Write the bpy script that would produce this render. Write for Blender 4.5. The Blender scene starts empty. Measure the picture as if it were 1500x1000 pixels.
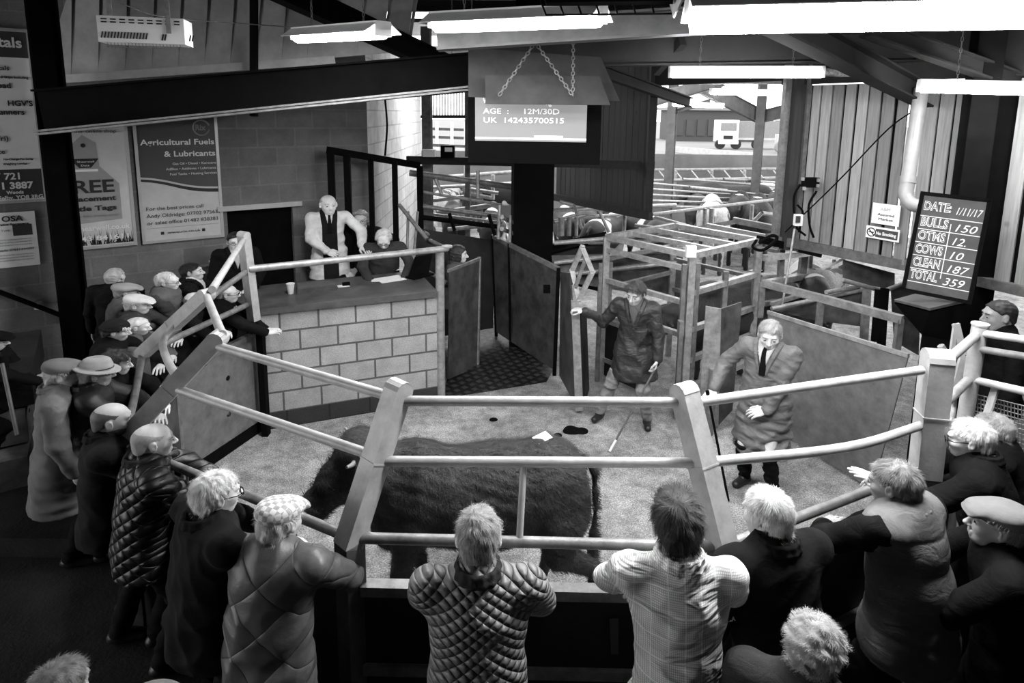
import bpy, math, random
import numpy as np
from mathutils import Vector, Matrix
random.seed(7)
COL = bpy.context.scene.collection
SC = bpy.context.scene

# ------------------------------------------------------------------ camera
FP = 900.0; PPX = 750.0; PPY = 311.0; TH = math.atan(146/900.0); RHO = 0.0108; CH = 3.6
CP = np.array([0, 0, CH])
CF = np.array([0, math.cos(TH), -math.sin(TH)]); CU0 = np.array([0, math.sin(TH), math.cos(TH)]); CX = np.array([1., 0, 0])
CR = CX*math.cos(RHO)+CU0*math.sin(RHO); CU = -CX*math.sin(RHO)+CU0*math.cos(RHO)
cam = bpy.data.cameras.new('camera'); camo = bpy.data.objects.new('camera', cam); COL.objects.link(camo)
cam.sensor_width = 36; cam.lens = 36*FP/1500; cam.shift_y = -(500-PPY)/1500; cam.clip_start = .05; cam.clip_end = 600
m = Matrix.Identity(4)
for i in range(3):
    m[i][0] = CR[i]; m[i][1] = CU[i]; m[i][2] = -CF[i]; m[i][3] = CP[i]
camo.matrix_world = m
SC.camera = camo
SC.view_settings.view_transform = 'Standard'; SC.view_settings.look = 'None'
SC.view_settings.gamma = 1.0; SC.view_settings.use_curve_mapping = False
SC.view_settings.exposure = 0.0

# overcast white sky outside the mart
wd = bpy.data.worlds.new('sky'); SC.world = wd; wd.use_nodes = True
wd.node_tree.nodes['Background'].inputs[0].default_value = (1, 1, 1, 1)
wd.node_tree.nodes['Background'].inputs[1].default_value = 3.5
LAMP = 125.0      # radiance of the fluorescent diffusers

def ray(px, py): return CF+(px-PPX)/FP*CR+(PPY-py)/FP*CU
def PD(px, py, d): return CP+d*ray(px, py)          # point seen at pixel, at camera depth d
def PZ(px, py, z):                                   # point seen at pixel, at world height z
    r = ray(px, py); return CP+(z-CH)/r[2]*r
def PY(px, py, y):
    r = ray(px, py); return CP+y/r[1]*r
def PN(px, py, p0, n):                               # point seen at pixel, on a plane
    r = ray(px, py); return CP+np.dot(np.array(p0)-CP, n)/np.dot(r, n)*r

# ------------------------------------------------------------------ materials
def nt(name):
    m = bpy.data.materials.new(name); m.use_nodes = True
    t = m.node_tree; b = t.nodes['Principled BSDF']
    return m, t, b
def ramp(t, fac, stops):
    r = t.nodes.new('ShaderNodeValToRGB'); t.links.new(fac, r.inputs[0])
    e = r.color_ramp.elements
    e[0].position = stops[0][0]; e[0].color = (stops[0][1],)*3+(1,)
    e[1].position = stops[-1][0]; e[1].color = (stops[-1][1],)*3+(1,)
    for p, v in stops[1:-1]:
        x = e.new(p); x.color = (v,)*3+(1,)
    return r.outputs[0]
def noise(t, vec, scale, detail=4, rough=.6):
    n = t.nodes.new('ShaderNodeTexNoise'); n.inputs['Scale'].default_value = scale
    n.inputs['Detail'].default_value = detail; n.inputs['Roughness'].default_value = rough
    t.links.new(vec, n.inputs['Vector']); return n.outputs[0]
def coord(t, sc=(1, 1, 1), rot=(0, 0, 0), kind='Object'):
    c = t.nodes.new('ShaderNodeTexCoord'); mp = t.nodes.new('ShaderNodeMapping')
    mp.inputs['Scale'].default_value = sc; mp.inputs['Rotation'].default_value = rot
    t.links.new(c.outputs[kind], mp.inputs[0]); return mp.outputs[0]
def mix(t, f, a, b, mode='MIX'):
    n = t.nodes.new('ShaderNodeMixRGB'); n.blend_type = mode
    for i, v in enumerate((f, a, b)):
        if isinstance(v, (int, float)):
            n.inputs[i].default_value = v if i == 0 else (v, v, v, 1)
        else: t.links.new(v, n.inputs[i])
    return n.outputs[0]
def bump(t, b, h, s, d=.01):
    n = t.nodes.new('ShaderNodeBump'); n.inputs['Strength'].default_value = s; n.inputs['Distance'].default_value = d
    t.links.new(h, n.inputs['Height']); t.links.new(n.outputs[0], b.inputs['Normal'])
def M(name, v, rough=.7, var=.25, scale=8, bs=.3, bscale=60, metal=0, spec=.4, sc=(1, 1, 1), bd=.004, coat=0):
    m, t, b = nt(name)
    c = coord(t, sc)
    n = noise(t, c, scale, 6, .65)
    t.links.new(ramp(t, n, [(.3, v*(1-var)), (.7, v*(1+var))]), b.inputs['Base Color'])
    b.inputs['Roughness'].default_value = rough; b.inputs['Metallic'].default_value = metal
    b.inputs['Specular IOR Level'].default_value = spec
    if coat: b.inputs['Coat Weight'].default_value = coat
    if bs: bump(t, b, noise(t, c, bscale, 4), bs, bd)
    return m
def Memit(name, v, s):
    m, t, b = nt(name)
    b.inputs['Base Color'].default_value = (v, v, v, 1); b.inputs['Emission Color'].default_value = (1, 1, 1, 1)
    b.inputs['Emission Strength'].default_value = s; return m
def Mblock(name, v, w, h, mortar, rough=.85, bs=.6, fleck=.3, msz=.012, off=.5):
    m, t, b = nt(name)
    u = coord(t, kind='UV')
    br = t.nodes.new('ShaderNodeTexBrick'); t.links.new(u, br.inputs[0])
    br.offset = off
    br.inputs['Scale'].default_value = 1; br.inputs['Brick Width'].default_value = w; br.inputs['Row Height'].default_value = h
    br.inputs['Mortar Size'].default_value = msz; br.inputs['Mortar Smooth'].default_value = .15
    br.inputs['Color1'].default_value = (v*.88,)*3+(1,); br.inputs['Color2'].default_value = (v*1.12,)*3+(1,)
    br.inputs['Mortar'].default_value = (mortar,)*3+(1,)
    n1 = noise(t, u, 3.5, 6, .7); n2 = noise(t, u, 70, 3, .7)
    c = mix(t, .55, br.outputs[0], ramp(t, n1, [(.3, .55), (.65, 1.2)]), 'MULTIPLY')
    c = mix(t, fleck, c, ramp(t, n2, [(.35, .45), (.6, 1.15)]), 'MULTIPLY')
    t.links.new(c, b.inputs['Base Color']); b.inputs['Roughness'].default_value = rough
    hh = mix(t, .3, ramp(t, br.outputs['Fac'], [(0, 1), (1, 0)]), n2)
    bump(t, b, hh, bs, .008)
    return m
def Mwood(name, v, var=.35, sx=30, sz=1.5, knots=True):
    m, t, b = nt(name)
    g = t.nodes.new('ShaderNodeNewGeometry')
    c = coord(t, (sx, sx, sz))
    n = noise(t, c, 1.2, 6, .7)
    col = ramp(t, n, [(.3, v*(1-var)), (.7, v*(1+var))])
    r = ramp(t, g.outputs['Random Per Island'], [(0, .6), (1, 1.3)])
    col = mix(t, 1, col, r, 'MULTIPLY')
    if knots:
        vn = t.nodes.new('ShaderNodeTexVoronoi'); vn.inputs['Scale'].default_value = 2.6; t.links.new(coord(t, (1, 1, .8)), vn.inputs[0])
        col = mix(t, 1, col, ramp(t, vn.outputs[0], [(.03, .35), (.1, 1)]), 'MULTIPLY')
    t.links.new(col, b.inputs['Base Color']); b.inputs['Roughness'].default_value = .75
    bump(t, b, n, .3, .004)
    return m

STEEL = M('galvanised_steel', .34, .42, .35, 14, .25, 90, .35)
STEELD = M('dull_steel_tube', .2, .5, .4, 12, .3, 90, .35)
PAINT_SHADE = M('shaded_post_paint', .06, .5, .4, 10, .25, 50, .15)  # post paint darkened to carry the shade on the upright lower lengths
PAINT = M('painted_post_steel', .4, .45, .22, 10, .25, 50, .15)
BLACKST = M('gap_shade_black', .003, .85, .4, 9, .2, 60, 0, spec=.06)
PLATE = M('scuffed_sheet_steel', .075, .5, .6, 5, .35, 120, .2)
PLATEL = M('light_scuffed_sheet_steel', .16, .55, .35, 7, .4, 140, .2)
PLATED = M('dark_sheet_steel', .012, .6, .5, 4, .3, 90, .2)
BLACK = M('matt_black', .003, .8, .2, 9, .1, spec=.04)
WHITEP = M('white_plastic', .8, .45, .05, 5, 0)
PAPER = M('white_paper', .85, .8, .05, 5, 0)

# ------------------------------------------------------------------ mesh helpers
def tag(o, label=None, cat=None, group=None, kind=None):
    if label: o['label'] = label
    if cat: o['category'] = cat
    if group: o['group'] = group
    if kind: o['kind'] = kind
    return o
def empty(name, loc=(0, 0, 0), label=None, cat=None, group=None, mat4=None):
    o = bpy.data.objects.new(name, None); COL.objects.link(o); o.empty_display_size = .1
    if mat4 is not None: o.matrix_world = mat4
    else: o.location = loc
    return tag(o, label, cat, group)
def mk(name, V, F, mat, parent=None, smooth=False, uv=None, rel=True):
    """link ONE mesh object; vertices are in world space and made relative to the parent's location"""
    V = np.asarray(V, dtype=np.float64)
    loc = np.zeros(3)
    if parent is not None and rel:
        V = V-np.array(wloc(parent))
    elif parent is None:
        loc = np.array([(V[:, 0].min()+V[:, 0].max())/2, (V[:, 1].min()+V[:, 1].max())/2, V[:, 2].min()])
        V = V-loc
    me = bpy.data.meshes.new(name)
    if isinstance(F, np.ndarray):
        n = F.shape[1]
        me.vertices.add(len(V)); me.vertices.foreach_set('co', V.ravel().astype(np.float32))
        me.loops.add(F.size); me.loops.foreach_set('vertex_index', F.ravel().astype(np.int32))
        me.polygons.add(len(F)); me.polygons.foreach_set('loop_start', np.arange(0, F.size, n, dtype=np.int32))
        me.update(calc_edges=True)
    else:
        me.from_pydata(V.tolist(), [], F); me.update()
    if uv is not None:
        l = me.uv_layers.new(name='UVMap'); l.data.foreach_set('uv', np.asarray(uv, dtype=np.float32).ravel())
    if smooth: me.polygons.foreach_set('use_smooth', [True]*len(me.polygons))
    if mat: me.materials.append(mat)
    o = bpy.data.objects.new(name, me); COL.objects.link(o)
    if parent is not None: o.parent = parent
    else: o.location = loc
    return o
def wloc(o):
    p = Vector(o.location)
    while o.parent is not None:
        o = o.parent; p = p+Vector(o.location)
    return p
def nrm(v):
    v = np.asarray(v, float); return v/(np.linalg.norm(v)+1e-12)
class MB:
    def __init__(s): s.v = []; s.f = []; s.sm = []
    def add(s, V, F, sm=False):
        o = len(s.v); s.v += [list(map(float, p)) for p in V]; s.f += [[i+o for i in f] for f in F]; s.sm += [sm]*len(F); return s
    def beam(s, a, b, w, h=None, up=(0, 0, 1), ext=0):
        h = h or w
        a = np.array(a, float); b = np.array(b, float); d = nrm(b-a); a = a-d*ext; b = b+d*ext
        if abs(np.dot(d, nrm(up))) > .98: up = (0, 1, 0)
        x = nrm(np.cross(d, up)); y = np.cross(x, d)
        V = []
        for p in (a, b):
            for (i, j) in ((-1, -1), (1, -1), (1, 1), (-1, 1)): V.append(p+x*i*w/2+y*j*h/2)
        F = [[3, 2, 1, 0], [4, 5, 6, 7]]+[[i, (i+1) % 4, (i+1) % 4+4, i+4] for i in range(4)]
        return s.add(V, F)
    def ibeam(s, a, b, w, h, t=.02, up=(0, 0, 1)):
        a = np.array(a, float); b = np.array(b, float); d = nrm(b-a); x = nrm(np.cross(d, up)); y = np.cross(x, d)
        s.beam(a, b, t, h, up); s.beam(a+y*h/2, b+y*h/2, w, t, up); s.beam(a-y*h/2, b-y*h/2, w, t, up); return s
    def box(s, c, size, R=None):
        c = np.array(c, float); R = np.eye(3) if R is None else np.array(R); V = []
        for k in (-1, 1):
            for (i, j) in ((-1, -1), (1, -1), (1, 1), (-1, 1)): V.append(c+R@np.array([i*size[0]/2, j*size[1]/2, k*size[2]/2]))
        return s.add(V, [[3, 2, 1, 0], [4, 5, 6, 7]]+[[i, (i+1) % 4, (i+1) % 4+4, i+4] for i in range(4)])
    def tube(s, pts, r, n=10, cap=True, rr=None):
        pts = [np.array(p, float) for p in pts]; N = len(pts); V = []
        up = None
        for i, p in enumerate(pts):
            d = nrm(pts[min(i+1, N-1)]-pts[max(i-1, 0)])
            if up is None:
                up = np.array([0, 0, 1.]) if abs(d[2]) < .9 else np.array([0, 1., 0])
            x = nrm(np.cross(d, up)); y = np.cross(x, d); up = y
            q = rr[i] if rr else r
            for k in range(n):
                a = 2*math.pi*k/n; V.append(p+x*math.cos(a)*q+y*math.sin(a)*q)
        F = []
        for i in range(N-1):
            for k in range(n): F.append([i*n+k, i*n+(k+1) % n, (i+1)*n+(k+1) % n, (i+1)*n+k])
        s.add(V, F, True)
        if cap:
            s.add(V[:n], [list(range(n))[::-1]]); s.add(V[-n:], [list(range(n))])
        return s
    def plate(s, quad, t=.01):
        q = [np.array(p, float) for p in quad]; n = nrm(np.cross(q[1]-q[0], q[-1]-q[0]))*t/2; N = len(q)
        V = [p+n for p in q]+[p-n for p in q]
        return s.add(V, [list(range(N)), list(range(N, 2*N))[::-1]]+[[i+N, (i+1) % N+N, (i+1) % N, i] for i in range(N)])
    def build(s, name, mat, parent=None, rel=True):
        o = mk(name, s.v, s.f, mat, parent, rel=rel)
        o.data.polygons.foreach_set('use_smooth', s.sm); return o
def curve(pts, n=8):
    """Catmull-Rom through points"""
    P = [np.array(p, float) for p in pts]; P = [2*P[0]-P[1]]+P+[2*P[-1]-P[-2]]; out = []
    for i in range(1, len(P)-2):
        for k in range(n):
            t = k/n
            out.append(.5*((2*P[i])+(-P[i-1]+P[i+1])*t+(2*P[i-1]-5*P[i]+4*P[i+1]-P[i+2])*t*t+(-P[i-1]+3*P[i]-3*P[i+1]+P[i+2])*t**3))
    out.append(P[-2]); return out
def uvwall(name, a, b, z0, z1, mat, t=.1, z0b=None, z1b=None, parent=None, u0=0):
    """vertical wall from a to b with uv in metres, thickness t behind (left of a->b is front when t>0 goes right)"""
    a = np.array(a, float)[:2]; b = np.array(b, float)[:2]; L = np.linalg.norm(b-a); d = (b-a)/L; n = np.array([-d[1], d[0]])*t
    z0b = z0 if z0b is None else z0b; z1b = z1 if z1b is None else z1b
    V = [(a[0], a[1], z0), (b[0], b[1], z0b), (b[0], b[1], z1b), (a[0], a[1], z1)]
    V += [(x+n[0], y+n[1], z) for x, y, z in V]
    F = [[0, 1, 2, 3], [5, 4, 7, 6], [1, 5, 6, 2], [4, 0, 3, 7], [3, 2, 6, 7], [4, 5, 1, 0]]
    c = [(u0, z0), (u0+L, z0b), (u0+L, z1b), (u0, z1)]
    T = abs(t); cc = {0: c[0], 1: c[1], 2: c[2], 3: c[3], 4: c[0], 5: c[1], 6: c[2], 7: c[3]}
    uv = []
    for fi, f in enumerate(F):
        if fi in (2, 3): uv += [(0, cc[f[0]][1]), (T, cc[f[0]][1]), (T, cc[f[2]][1]), (0, cc[f[2]][1])]
        else: uv += [cc[i] for i in f]
    return mk(name, V, F, mat, parent, uv=uv)
def frame_mat(o, x, y):
    """matrix with local X = x (right), Y ~ y (up), Z = normal"""
    x = nrm(x); z = nrm(np.cross(x, y)); y = np.cross(z, x); m = Matrix.Identity(4)
    for i in range(3): m[i][0] = x[i]; m[i][1] = y[i]; m[i][2] = z[i]; m[i][3] = o[i]
    return m
def lettering(s, parent, x, y, size, mat, z=.006, align='LEFT', sx=1, bold=0, rot=0, name='lettering', shear=0, space=1, width=None):
    cu = bpy.data.curves.new('t', 'FONT'); cu.body = s; cu.size = size; cu.align_x = align; cu.extrude = .0012; cu.offset = bold; cu.shear = shear; cu.space_character = space
    cu.resolution_u = 3
    o = bpy.data.objects.new('t', cu); COL.objects.link(o); bpy.context.view_layer.update()
    me = bpy.data.meshes.new_from_object(o.evaluated_get(bpy.context.evaluated_depsgraph_get()))
    bpy.data.objects.remove(o); me.materials.clear(); me.materials.append(mat)
    if width and len(me.vertices):
        xs = [v.co.x for v in me.vertices]; sx = width/(max(xs)-min(xs))
    r = bpy.data.objects.new(name, me); COL.objects.link(r); r.parent = parent; r.location = (x, y, z); r.scale = (sx, 1, 1); r.rotation_euler = (0, 0, rot)
    return r
def lbox(parent, name, cx, cy, w, h, mat, z=0, t=.01, rot=0):
    mb = MB(); R = np.array([[math.cos(rot), -math.sin(rot), 0], [math.sin(rot), math.cos(rot), 0], [0, 0, 1]])
    mb.box((cx, cy, z), (w, h, t), R); return mb.build(name, mat, parent, rel=False)

# ------------------------------------------------------------------ implicit surfaces
def snoise(X, Y, Z, f, seed=0, n=7):
    rs = np.random.RandomState(seed); o = 0
    for i in range(n):
        k = rs.normal(size=3); k = k/np.linalg.norm(k)*f*rs.uniform(.6, 1.5)
        o = o+np.sin(X*k[0]+Y*k[1]+Z*k[2]+rs.uniform(0, 6.28))
    return o/math.sqrt(n)
class SDF:
    def __init__(s): s.p = []; s.post = []
    def rc(s, a, b, ra, rb=None, k=.02, op='u'): s.p.append(('r', np.array(a, float), np.array(b, float), ra, ra if rb is None else rb, k, op)); return s
    def el(s, c, r, R=None, k=.02, op='u'): s.p.append(('e', np.array(c, float), np.array(r, float), R, None, k, op)); return s
    def chain(s, pts, rs, k=.02, op='u'):
        for i in range(len(pts)-1): s.rc(pts[i], pts[i+1], rs[i], rs[i+1], k, op)
        return s
    def mesh(s, h, infl=0.):
        lo = np.full(3, 1e9); hi = -lo.copy(); bb = []
        for q in s.p:
            if q[0] == 'r':
                R = max(q[3], q[4]); l = np.minimum(q[1], q[2])-R; u = np.maximum(q[1], q[2])+R
            else:
                R = max(q[2]) if q[3] is not None else q[2]; l = q[1]-R; u = q[1]+R
            bb.append((l, u))
            if q[6] == 'u': lo = np.minimum(lo, l); hi = np.maximum(hi, u)
        pad = 4*h+infl+.03; lo = lo-pad; hi = hi+pad
        n = np.ceil((hi-lo)/h).astype(int)+1
        D = np.full(n, .5, dtype=np.float32)
        ax = [(lo[i]+h*np.arange(n[i])).astype(np.float32) for i in range(3)]
        for q, (l, u) in zip(s.p, bb):
            mg = q[5]+3*h+infl+.01
            i0 = np.maximum(((l-mg-lo)/h).astype(int), 0); i1 = np.minimum(((u+mg-lo)/h).astype(int)+2, n)
            if (i1 <= i0).any(): continue
            X = ax[0][i0[0]:i1[0], None, None]; Y = ax[1][None, i0[1]:i1[1], None]; Z = ax[2][None, None, i0[2]:i1[2]]
            if q[0] == 'r':
                a, b, ra, rb = q[1:5]; ba = b-a; L = float(ba@ba)+1e-12
                px = X-a[0]; py = Y-a[1]; pz = Z-a[2]
                t = np.clip((px*ba[0]+py*ba[1]+pz*ba[2])/L, 0, 1)
                d = np.sqrt((px-t*ba[0])**2+(py-t*ba[1])**2+(pz-t*ba[2])**2)-(ra+(rb-ra)*t)
            else:
                c, r, R = q[1:4]; px = X-c[0]; py = Y-c[1]; pz = Z-c[2]
                if R is not None:
                    R = np.asarray(R); px, py, pz = (px*R[0, 0]+py*R[1, 0]+pz*R[2, 0], px*R[0, 1]+py*R[1, 1]+pz*R[2, 1], px*R[0, 2]+py*R[1, 2]+pz*R[2, 2])
                k0 = np.sqrt((px/r[0])**2+(py/r[1])**2+(pz/r[2])**2); k1 = np.sqrt((px/r[0]**2)**2+(py/r[1]**2)**2+(pz/r[2]**2)**2)
                d = k0*(k0-1)/(k1+1e-9)
            sl = (slice(i0[0], i1[0]), slice(i0[1], i1[1]), slice(i0[2], i1[2])); E = D[sl]; k = q[5]
            if q[6] == 'u':
                g = np.clip(.5+.5*(E-d)/k, 0, 1); D[sl] = E*(1-g)+d*g-k*g*(1-g)
            else:
                g = np.clip(.5-.5*(E+d)/k, 0, 1); D[sl] = E*(1-g)-d*g+k*g*(1-g)
        D -= infl
        X = ax[0][:, None, None]; Y = ax[1][None, :, None]; Z = ax[2][None, None, :]
        for f in s.post: D = f(D, X, Y, Z)
        return surfnet(D.astype(np.float32), lo, h)
def surfnet(D, lo, h):
    D[0] = D[-1] = .5; D[:, 0] = D[:, -1] = .5; D[:, :, 0] = D[:, :, -1] = .5
    S = D < 0
    c = np.zeros((D.shape[0]-1, D.shape[1]-1, D.shape[2]-1), np.int8)
    off = [(i, j, k) for i in (0, 1) for j in (0, 1) for k in (0, 1)]
    sh = c.shape
    def sub(A, o): return A[o[0]:o[0]+sh[0], o[1]:o[1]+sh[1], o[2]:o[2]+sh[2]]
    for o in off: c += sub(S, o)
    act = (c > 0) & (c < 8); idx = np.argwhere(act)
    if len(idx) == 0: return np.zeros((0, 3)), np.zeros((0, 4), int)
    acc = np.zeros((len(idx), 3)); cnt = np.zeros(len(idx))
    g = {o: D[idx[:, 0]+o[0], idx[:, 1]+o[1], idx[:, 2]+o[2]] for o in off}
    for o in off:
        for a in range(3):
            if o[a] == 0:
                p = list(o); p[a] = 1; p = tuple(p); d0 = g[o]; d1 = g[p]; cr = (d0 < 0) != (d1 < 0)
                t = np.where(cr, d0/(d0-d1+1e-12), 0)
                e = np.tile(np.array(o, float), (len(idx), 1)); e[:, a] += t
                acc += e*cr[:, None]; cnt += cr
    V = lo+h*(idx+acc/cnt[:, None])
    num = np.full(sh, -1, np.int64); num[act] = np.arange(len(idx)); F = []
    for a in range(3):
        s0 = [slice(1, -1)]*3; s1 = [slice(1, -1)]*3; s0[a] = slice(0, -1); s1[a] = slice(1, None)
        A = S[tuple(s0)]; B = S[tuple(s1)]; e = np.argwhere(A != B)
        if len(e) == 0: continue
        inside = A[e[:, 0], e[:, 1], e[:, 2]]
        b = e+1; b[:, a] -= 1
        u = (a+1) % 3; w = (a+2) % 3; q = []
        for du, dw in ((-1, -1), (0, -1), (0, 0), (-1, 0)):
            r = b.copy(); r[:, u] += du; r[:, w] += dw; q.append(num[r[:, 0], r[:, 1], r[:, 2]])
        q = np.stack(q, 1); q[~inside] = q[~inside][:, ::-1]
        F.append(q[(q >= 0).all(1)])
    return V, np.concatenate(F)
def join(parts):
    V = []; F = []; o = 0
    for v, f in parts:
        if len(v) == 0: continue
        V.append(v); F.append(f+o); o += len(v)
    return np.concatenate(V), np.concatenate(F)
def Rx(a): c, s = math.cos(a), math.sin(a); return np.array([[1, 0, 0], [0, c, -s], [0, s, c]])
def Ry(a): c, s = math.cos(a), math.sin(a); return np.array([[c, 0, s], [0, 1, 0], [-s, 0, c]])
def Rz(a): c, s = math.cos(a), math.sin(a); return np.array([[c, -s, 0], [s, c, 0], [0, 0, 1]])
rad = math.radians
# ------------------------------------------------------------------ people
SKIN = M('skin', .5, .5, .14, 18, .25, 220, spec=.35, bd=.001)
SKIN2 = M('pale_skin', .62, .5, .12, 18, .25, 220, spec=.35, bd=.001)
SKIN3 = M('ruddy_skin', .36, .5, .16, 18, .25, 220, spec=.35, bd=.001)
EYEM = M('dark_eye', .02, .2, .1, 5, 0)
def Mhair(name, v, var=.5):
    m, t, b = nt(name)
    g = t.nodes.new('ShaderNodeNewGeometry')
    c = coord(t, (1, 1, 1)); n = noise(t, c, 26, 5, .7)
    col = mix(t, 1, ramp(t, n, [(.3, v*(1-var)), (.7, v*(1+var*.5))]), ramp(t, g.outputs['Random Per Island'], [(0, .55), (1, 1.3)]), 'MULTIPLY')
    t.links.new(col, b.inputs['Base Color']); b.inputs['Roughness'].default_value = .45; b.inputs['Specular IOR Level'].default_value = .35
    bump(t, b, noise(t, coord(t, (6, 6, 1)), 90, 2), .5, .003)
    return m
HWHITE = Mhair('white_hair', .74, .3); HGREY = Mhair('grey_hair', .42, .4); HDARK = Mhair('dark_hair', .03, .5); HBROWN = Mhair('brown_hair', .09, .5)
HPEP = Mhair('salt_and_pepper_hair', .2, .7); HSTUB = Mhair('grey_stubble_hair', .4, .25); HDST = Mhair('dark_stubble_hair', .1, .3)

def cloth(name, v, rough=.85, var=.2, weave=350, bs=.35, fold=.5, spec=.12, sheen=0, coat=0):
    m, t, b = nt(name)
    c = coord(t); n = noise(t, c, 7, 5, .6)
    t.links.new(ramp(t, n, [(.3, v*(1-var)), (.7, v*(1+var))]), b.inputs['Base Color'])
    b.inputs['Roughness'].default_value = rough; b.inputs['Specular IOR Level'].default_value = spec
    b.inputs['Sheen Weight'].default_value = sheen; b.inputs['Sheen Roughness'].default_value = .5
    if coat: b.inputs['Coat Weight'].default_value = coat; b.inputs['Coat Roughness'].default_value = .35
    f = t.nodes.new('ShaderNodeTexNoise'); f.inputs['Scale'].default_value = 9; f.inputs['Detail'].default_value = 3; f.inputs['Distortion'].default_value = 1.2
    t.links.new(coord(t, (1, 1, 1.7)), f.inputs['Vector'])
    f2 = t.nodes.new('ShaderNodeTexNoise'); f2.noise_type = 'RIDGED_MULTIFRACTAL'; f2.inputs['Scale'].default_value = 4.5; f2.inputs['Detail'].default_value = 2; f2.inputs['Distortion'].default_value = .6
    t.links.new(coord(t, (1, 1, 1.9), (.3, .5, 0)), f2.inputs['Vector'])
    hh = mix(t, .1, mix(t, .3, f.outputs[0], f2.outputs[0]), noise(t, c, weave, 2))
    bump(t, b, hh, fold, .03)
    return m
def quilted(name, v, wx, wz, dist=1.):
    m, t, b = nt(name)
    sep = t.nodes.new('ShaderNodeSeparateXYZ'); t.links.new(coord(t), sep.inputs[0])
    def mth(op, a, bb=None):
        n = t.nodes.new('ShaderNodeMath'); n.operation = op
        for i, q in enumerate((a, bb)):
            if q is None: continue
            if isinstance(q, (int, float)): n.inputs[i].default_value = q
            else: t.links.new(q, n.inputs[i])
        return n.outputs[0]
    x = mth('MULTIPLY', mth('ADD', sep.outputs[0], mth('MULTIPLY', sep.outputs[1], .25)), math.pi/wx); z = mth('MULTIPLY', sep.outputs[2], math.pi/wz)
    p = mth('POWER', mth('MULTIPLY', mth('ABSOLUTE', mth('SINE', mth('ADD', x, z))), mth('ABSOLUTE', mth('SINE', mth('SUBTRACT', x, z)))), .4)
    n = noise(t, coord(t), 12, 4)
    t.links.new(mix(t, 1, ramp(t, n, [(.3, v*.75), (.7, v*1.3)]), ramp(t, p, [(0, .5), (.3, 1)]), 'MULTIPLY'), b.inputs['Base Color'])
    b.inputs['Roughness'].default_value = .42; b.inputs['Specular IOR Level'].default_value = .4
    hh = mix(t, .15, p, noise(t, coord(t, (1, 1, 2)), 30, 3)); bump(t, b, hh, 1, .018*dist); return m
def checkshirt(name):
    m, t, b = nt(name)
    sep = t.nodes.new('ShaderNodeSeparateXYZ'); t.links.new(coord(t), sep.inputs[0])
    def line(o, sc, w):
        a = t.nodes.new('ShaderNodeMath'); a.operation = 'MULTIPLY'; a.inputs[1].default_value = sc; t.links.new(o, a.inputs[0])
        f = t.nodes.new('ShaderNodeMath'); f.operation = 'FRACT'; t.links.new(a.outputs[0], f.inputs[0])
        l = t.nodes.new('ShaderNodeMath'); l.operation = 'LESS_THAN'; l.inputs[1].default_value = w; t.links.new(f.outputs[0], l.inputs[0]); return l.outputs[0]
    x, z = sep.outputs[0], sep.outputs[2]
    c = mix(t, mix(t, 1, line(x, 150, .35), line(z, 150, .35), 'LIGHTEN'), .9, .5)
    c = mix(t, mix(t, 1, line(x, 17, .07), line(z, 13, .07), 'LIGHTEN'), c, .95)
    t.links.new(c, b.inputs['Base Color']); b.inputs['Roughness'].default_value = .8
    f = t.nodes.new('ShaderNodeTexNoise'); f.inputs['Scale'].default_value = 6; f.inputs['Detail'].default_value = 2; f.inputs['Distortion'].default_value = 1.5
    t.links.new(coord(t, (.6, .6, 2.2)), f.inputs['Vector']); bump(t, b, f.outputs[0], .8, .07)
    return m
def checkcap(name, v, s=45, d=.3):
    m, t, b = nt(name)
    ck = t.nodes.new('ShaderNodeTexChecker'); ck.inputs['Scale'].default_value = s
    ck.inputs[1].default_value = (v,)*3+(1,); ck.inputs[2].default_value = (v*d,)*3+(1,)
    t.links.new(coord(t), ck.inputs[0]); t.links.new(mix(t, .4, ck.outputs[0], noise(t, coord(t), 40)), b.inputs['Base Color'])
    b.inputs['Roughness'].default_value = .9; return m
C_BLACK = cloth('black_cloth', .004); C_DARK = cloth('charcoal_cloth', .008); C_DG = cloth('dark_grey_cloth', .035); C_MID = cloth('mid_grey_cloth', .09)
C_COAT = cloth('tweed_coat_cloth', .15, weave=200, fold=.3); C_WHITE = cloth('white_coat_cloth', .62, fold=.45); C_LIGHT = cloth('light_cloth', .5)
C_WAX = cloth('waxed_olive_quilt', .13, .38, .3, fold=.7, spec=.5, sheen=0); C_QUILT = cloth('satin_quilted_nylon', .15, .42, .15, fold=.15, spec=.45)
C_QDARK = cloth('dark_quilted_nylon', .008, .5, .15, fold=.2, spec=.3); C_VEST = cloth('body_warmer_cloth', .13, .75, .2, fold=.55)
C_SHOP = cloth('dealer_smock_cloth', .13, .5, .25, fold=.7, spec=.45, sheen=0); C_SHOPD = cloth('dark_smock_cloth', .022, .4, .3, fold=.8, spec=.5, sheen=0)
C_JEAN = cloth('pale_work_trousers_cloth', .24, .8, .35, fold=.9); C_SHIRT = checkshirt('checked_shirt_cloth'); C_QS = quilted('small_diamond_quilt', .2, .05, .036); C_QD = quilted('dark_diamond_quilt', .009, .09, .07); C_QW = quilted('large_diamond_wax_quilt', .085, .24, .2, .7); C_CORD = cloth('corduroy', .03, .95)
C_FLEECE = cloth('dark_fleece', .008, .95, .2, fold=.35); C_GREYF = cloth('grey_fleece', .012, .95, .2, fold=.35)
CAP_T = cloth('tweed_cap_cloth', .14, weave=150, fold=.15); CAP_W = cloth('pale_cap_cloth', .6, fold=.15); CAP_C = checkcap('check_cap_cloth', .75); CAP_L = cloth('light_tweed_cap_cloth', .3, fold=.15); CAP_B = cloth('black_knit_cloth', .012, weave=120)
HAT_F = cloth('brown_felt_cloth', .28, fold=.1)
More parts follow.
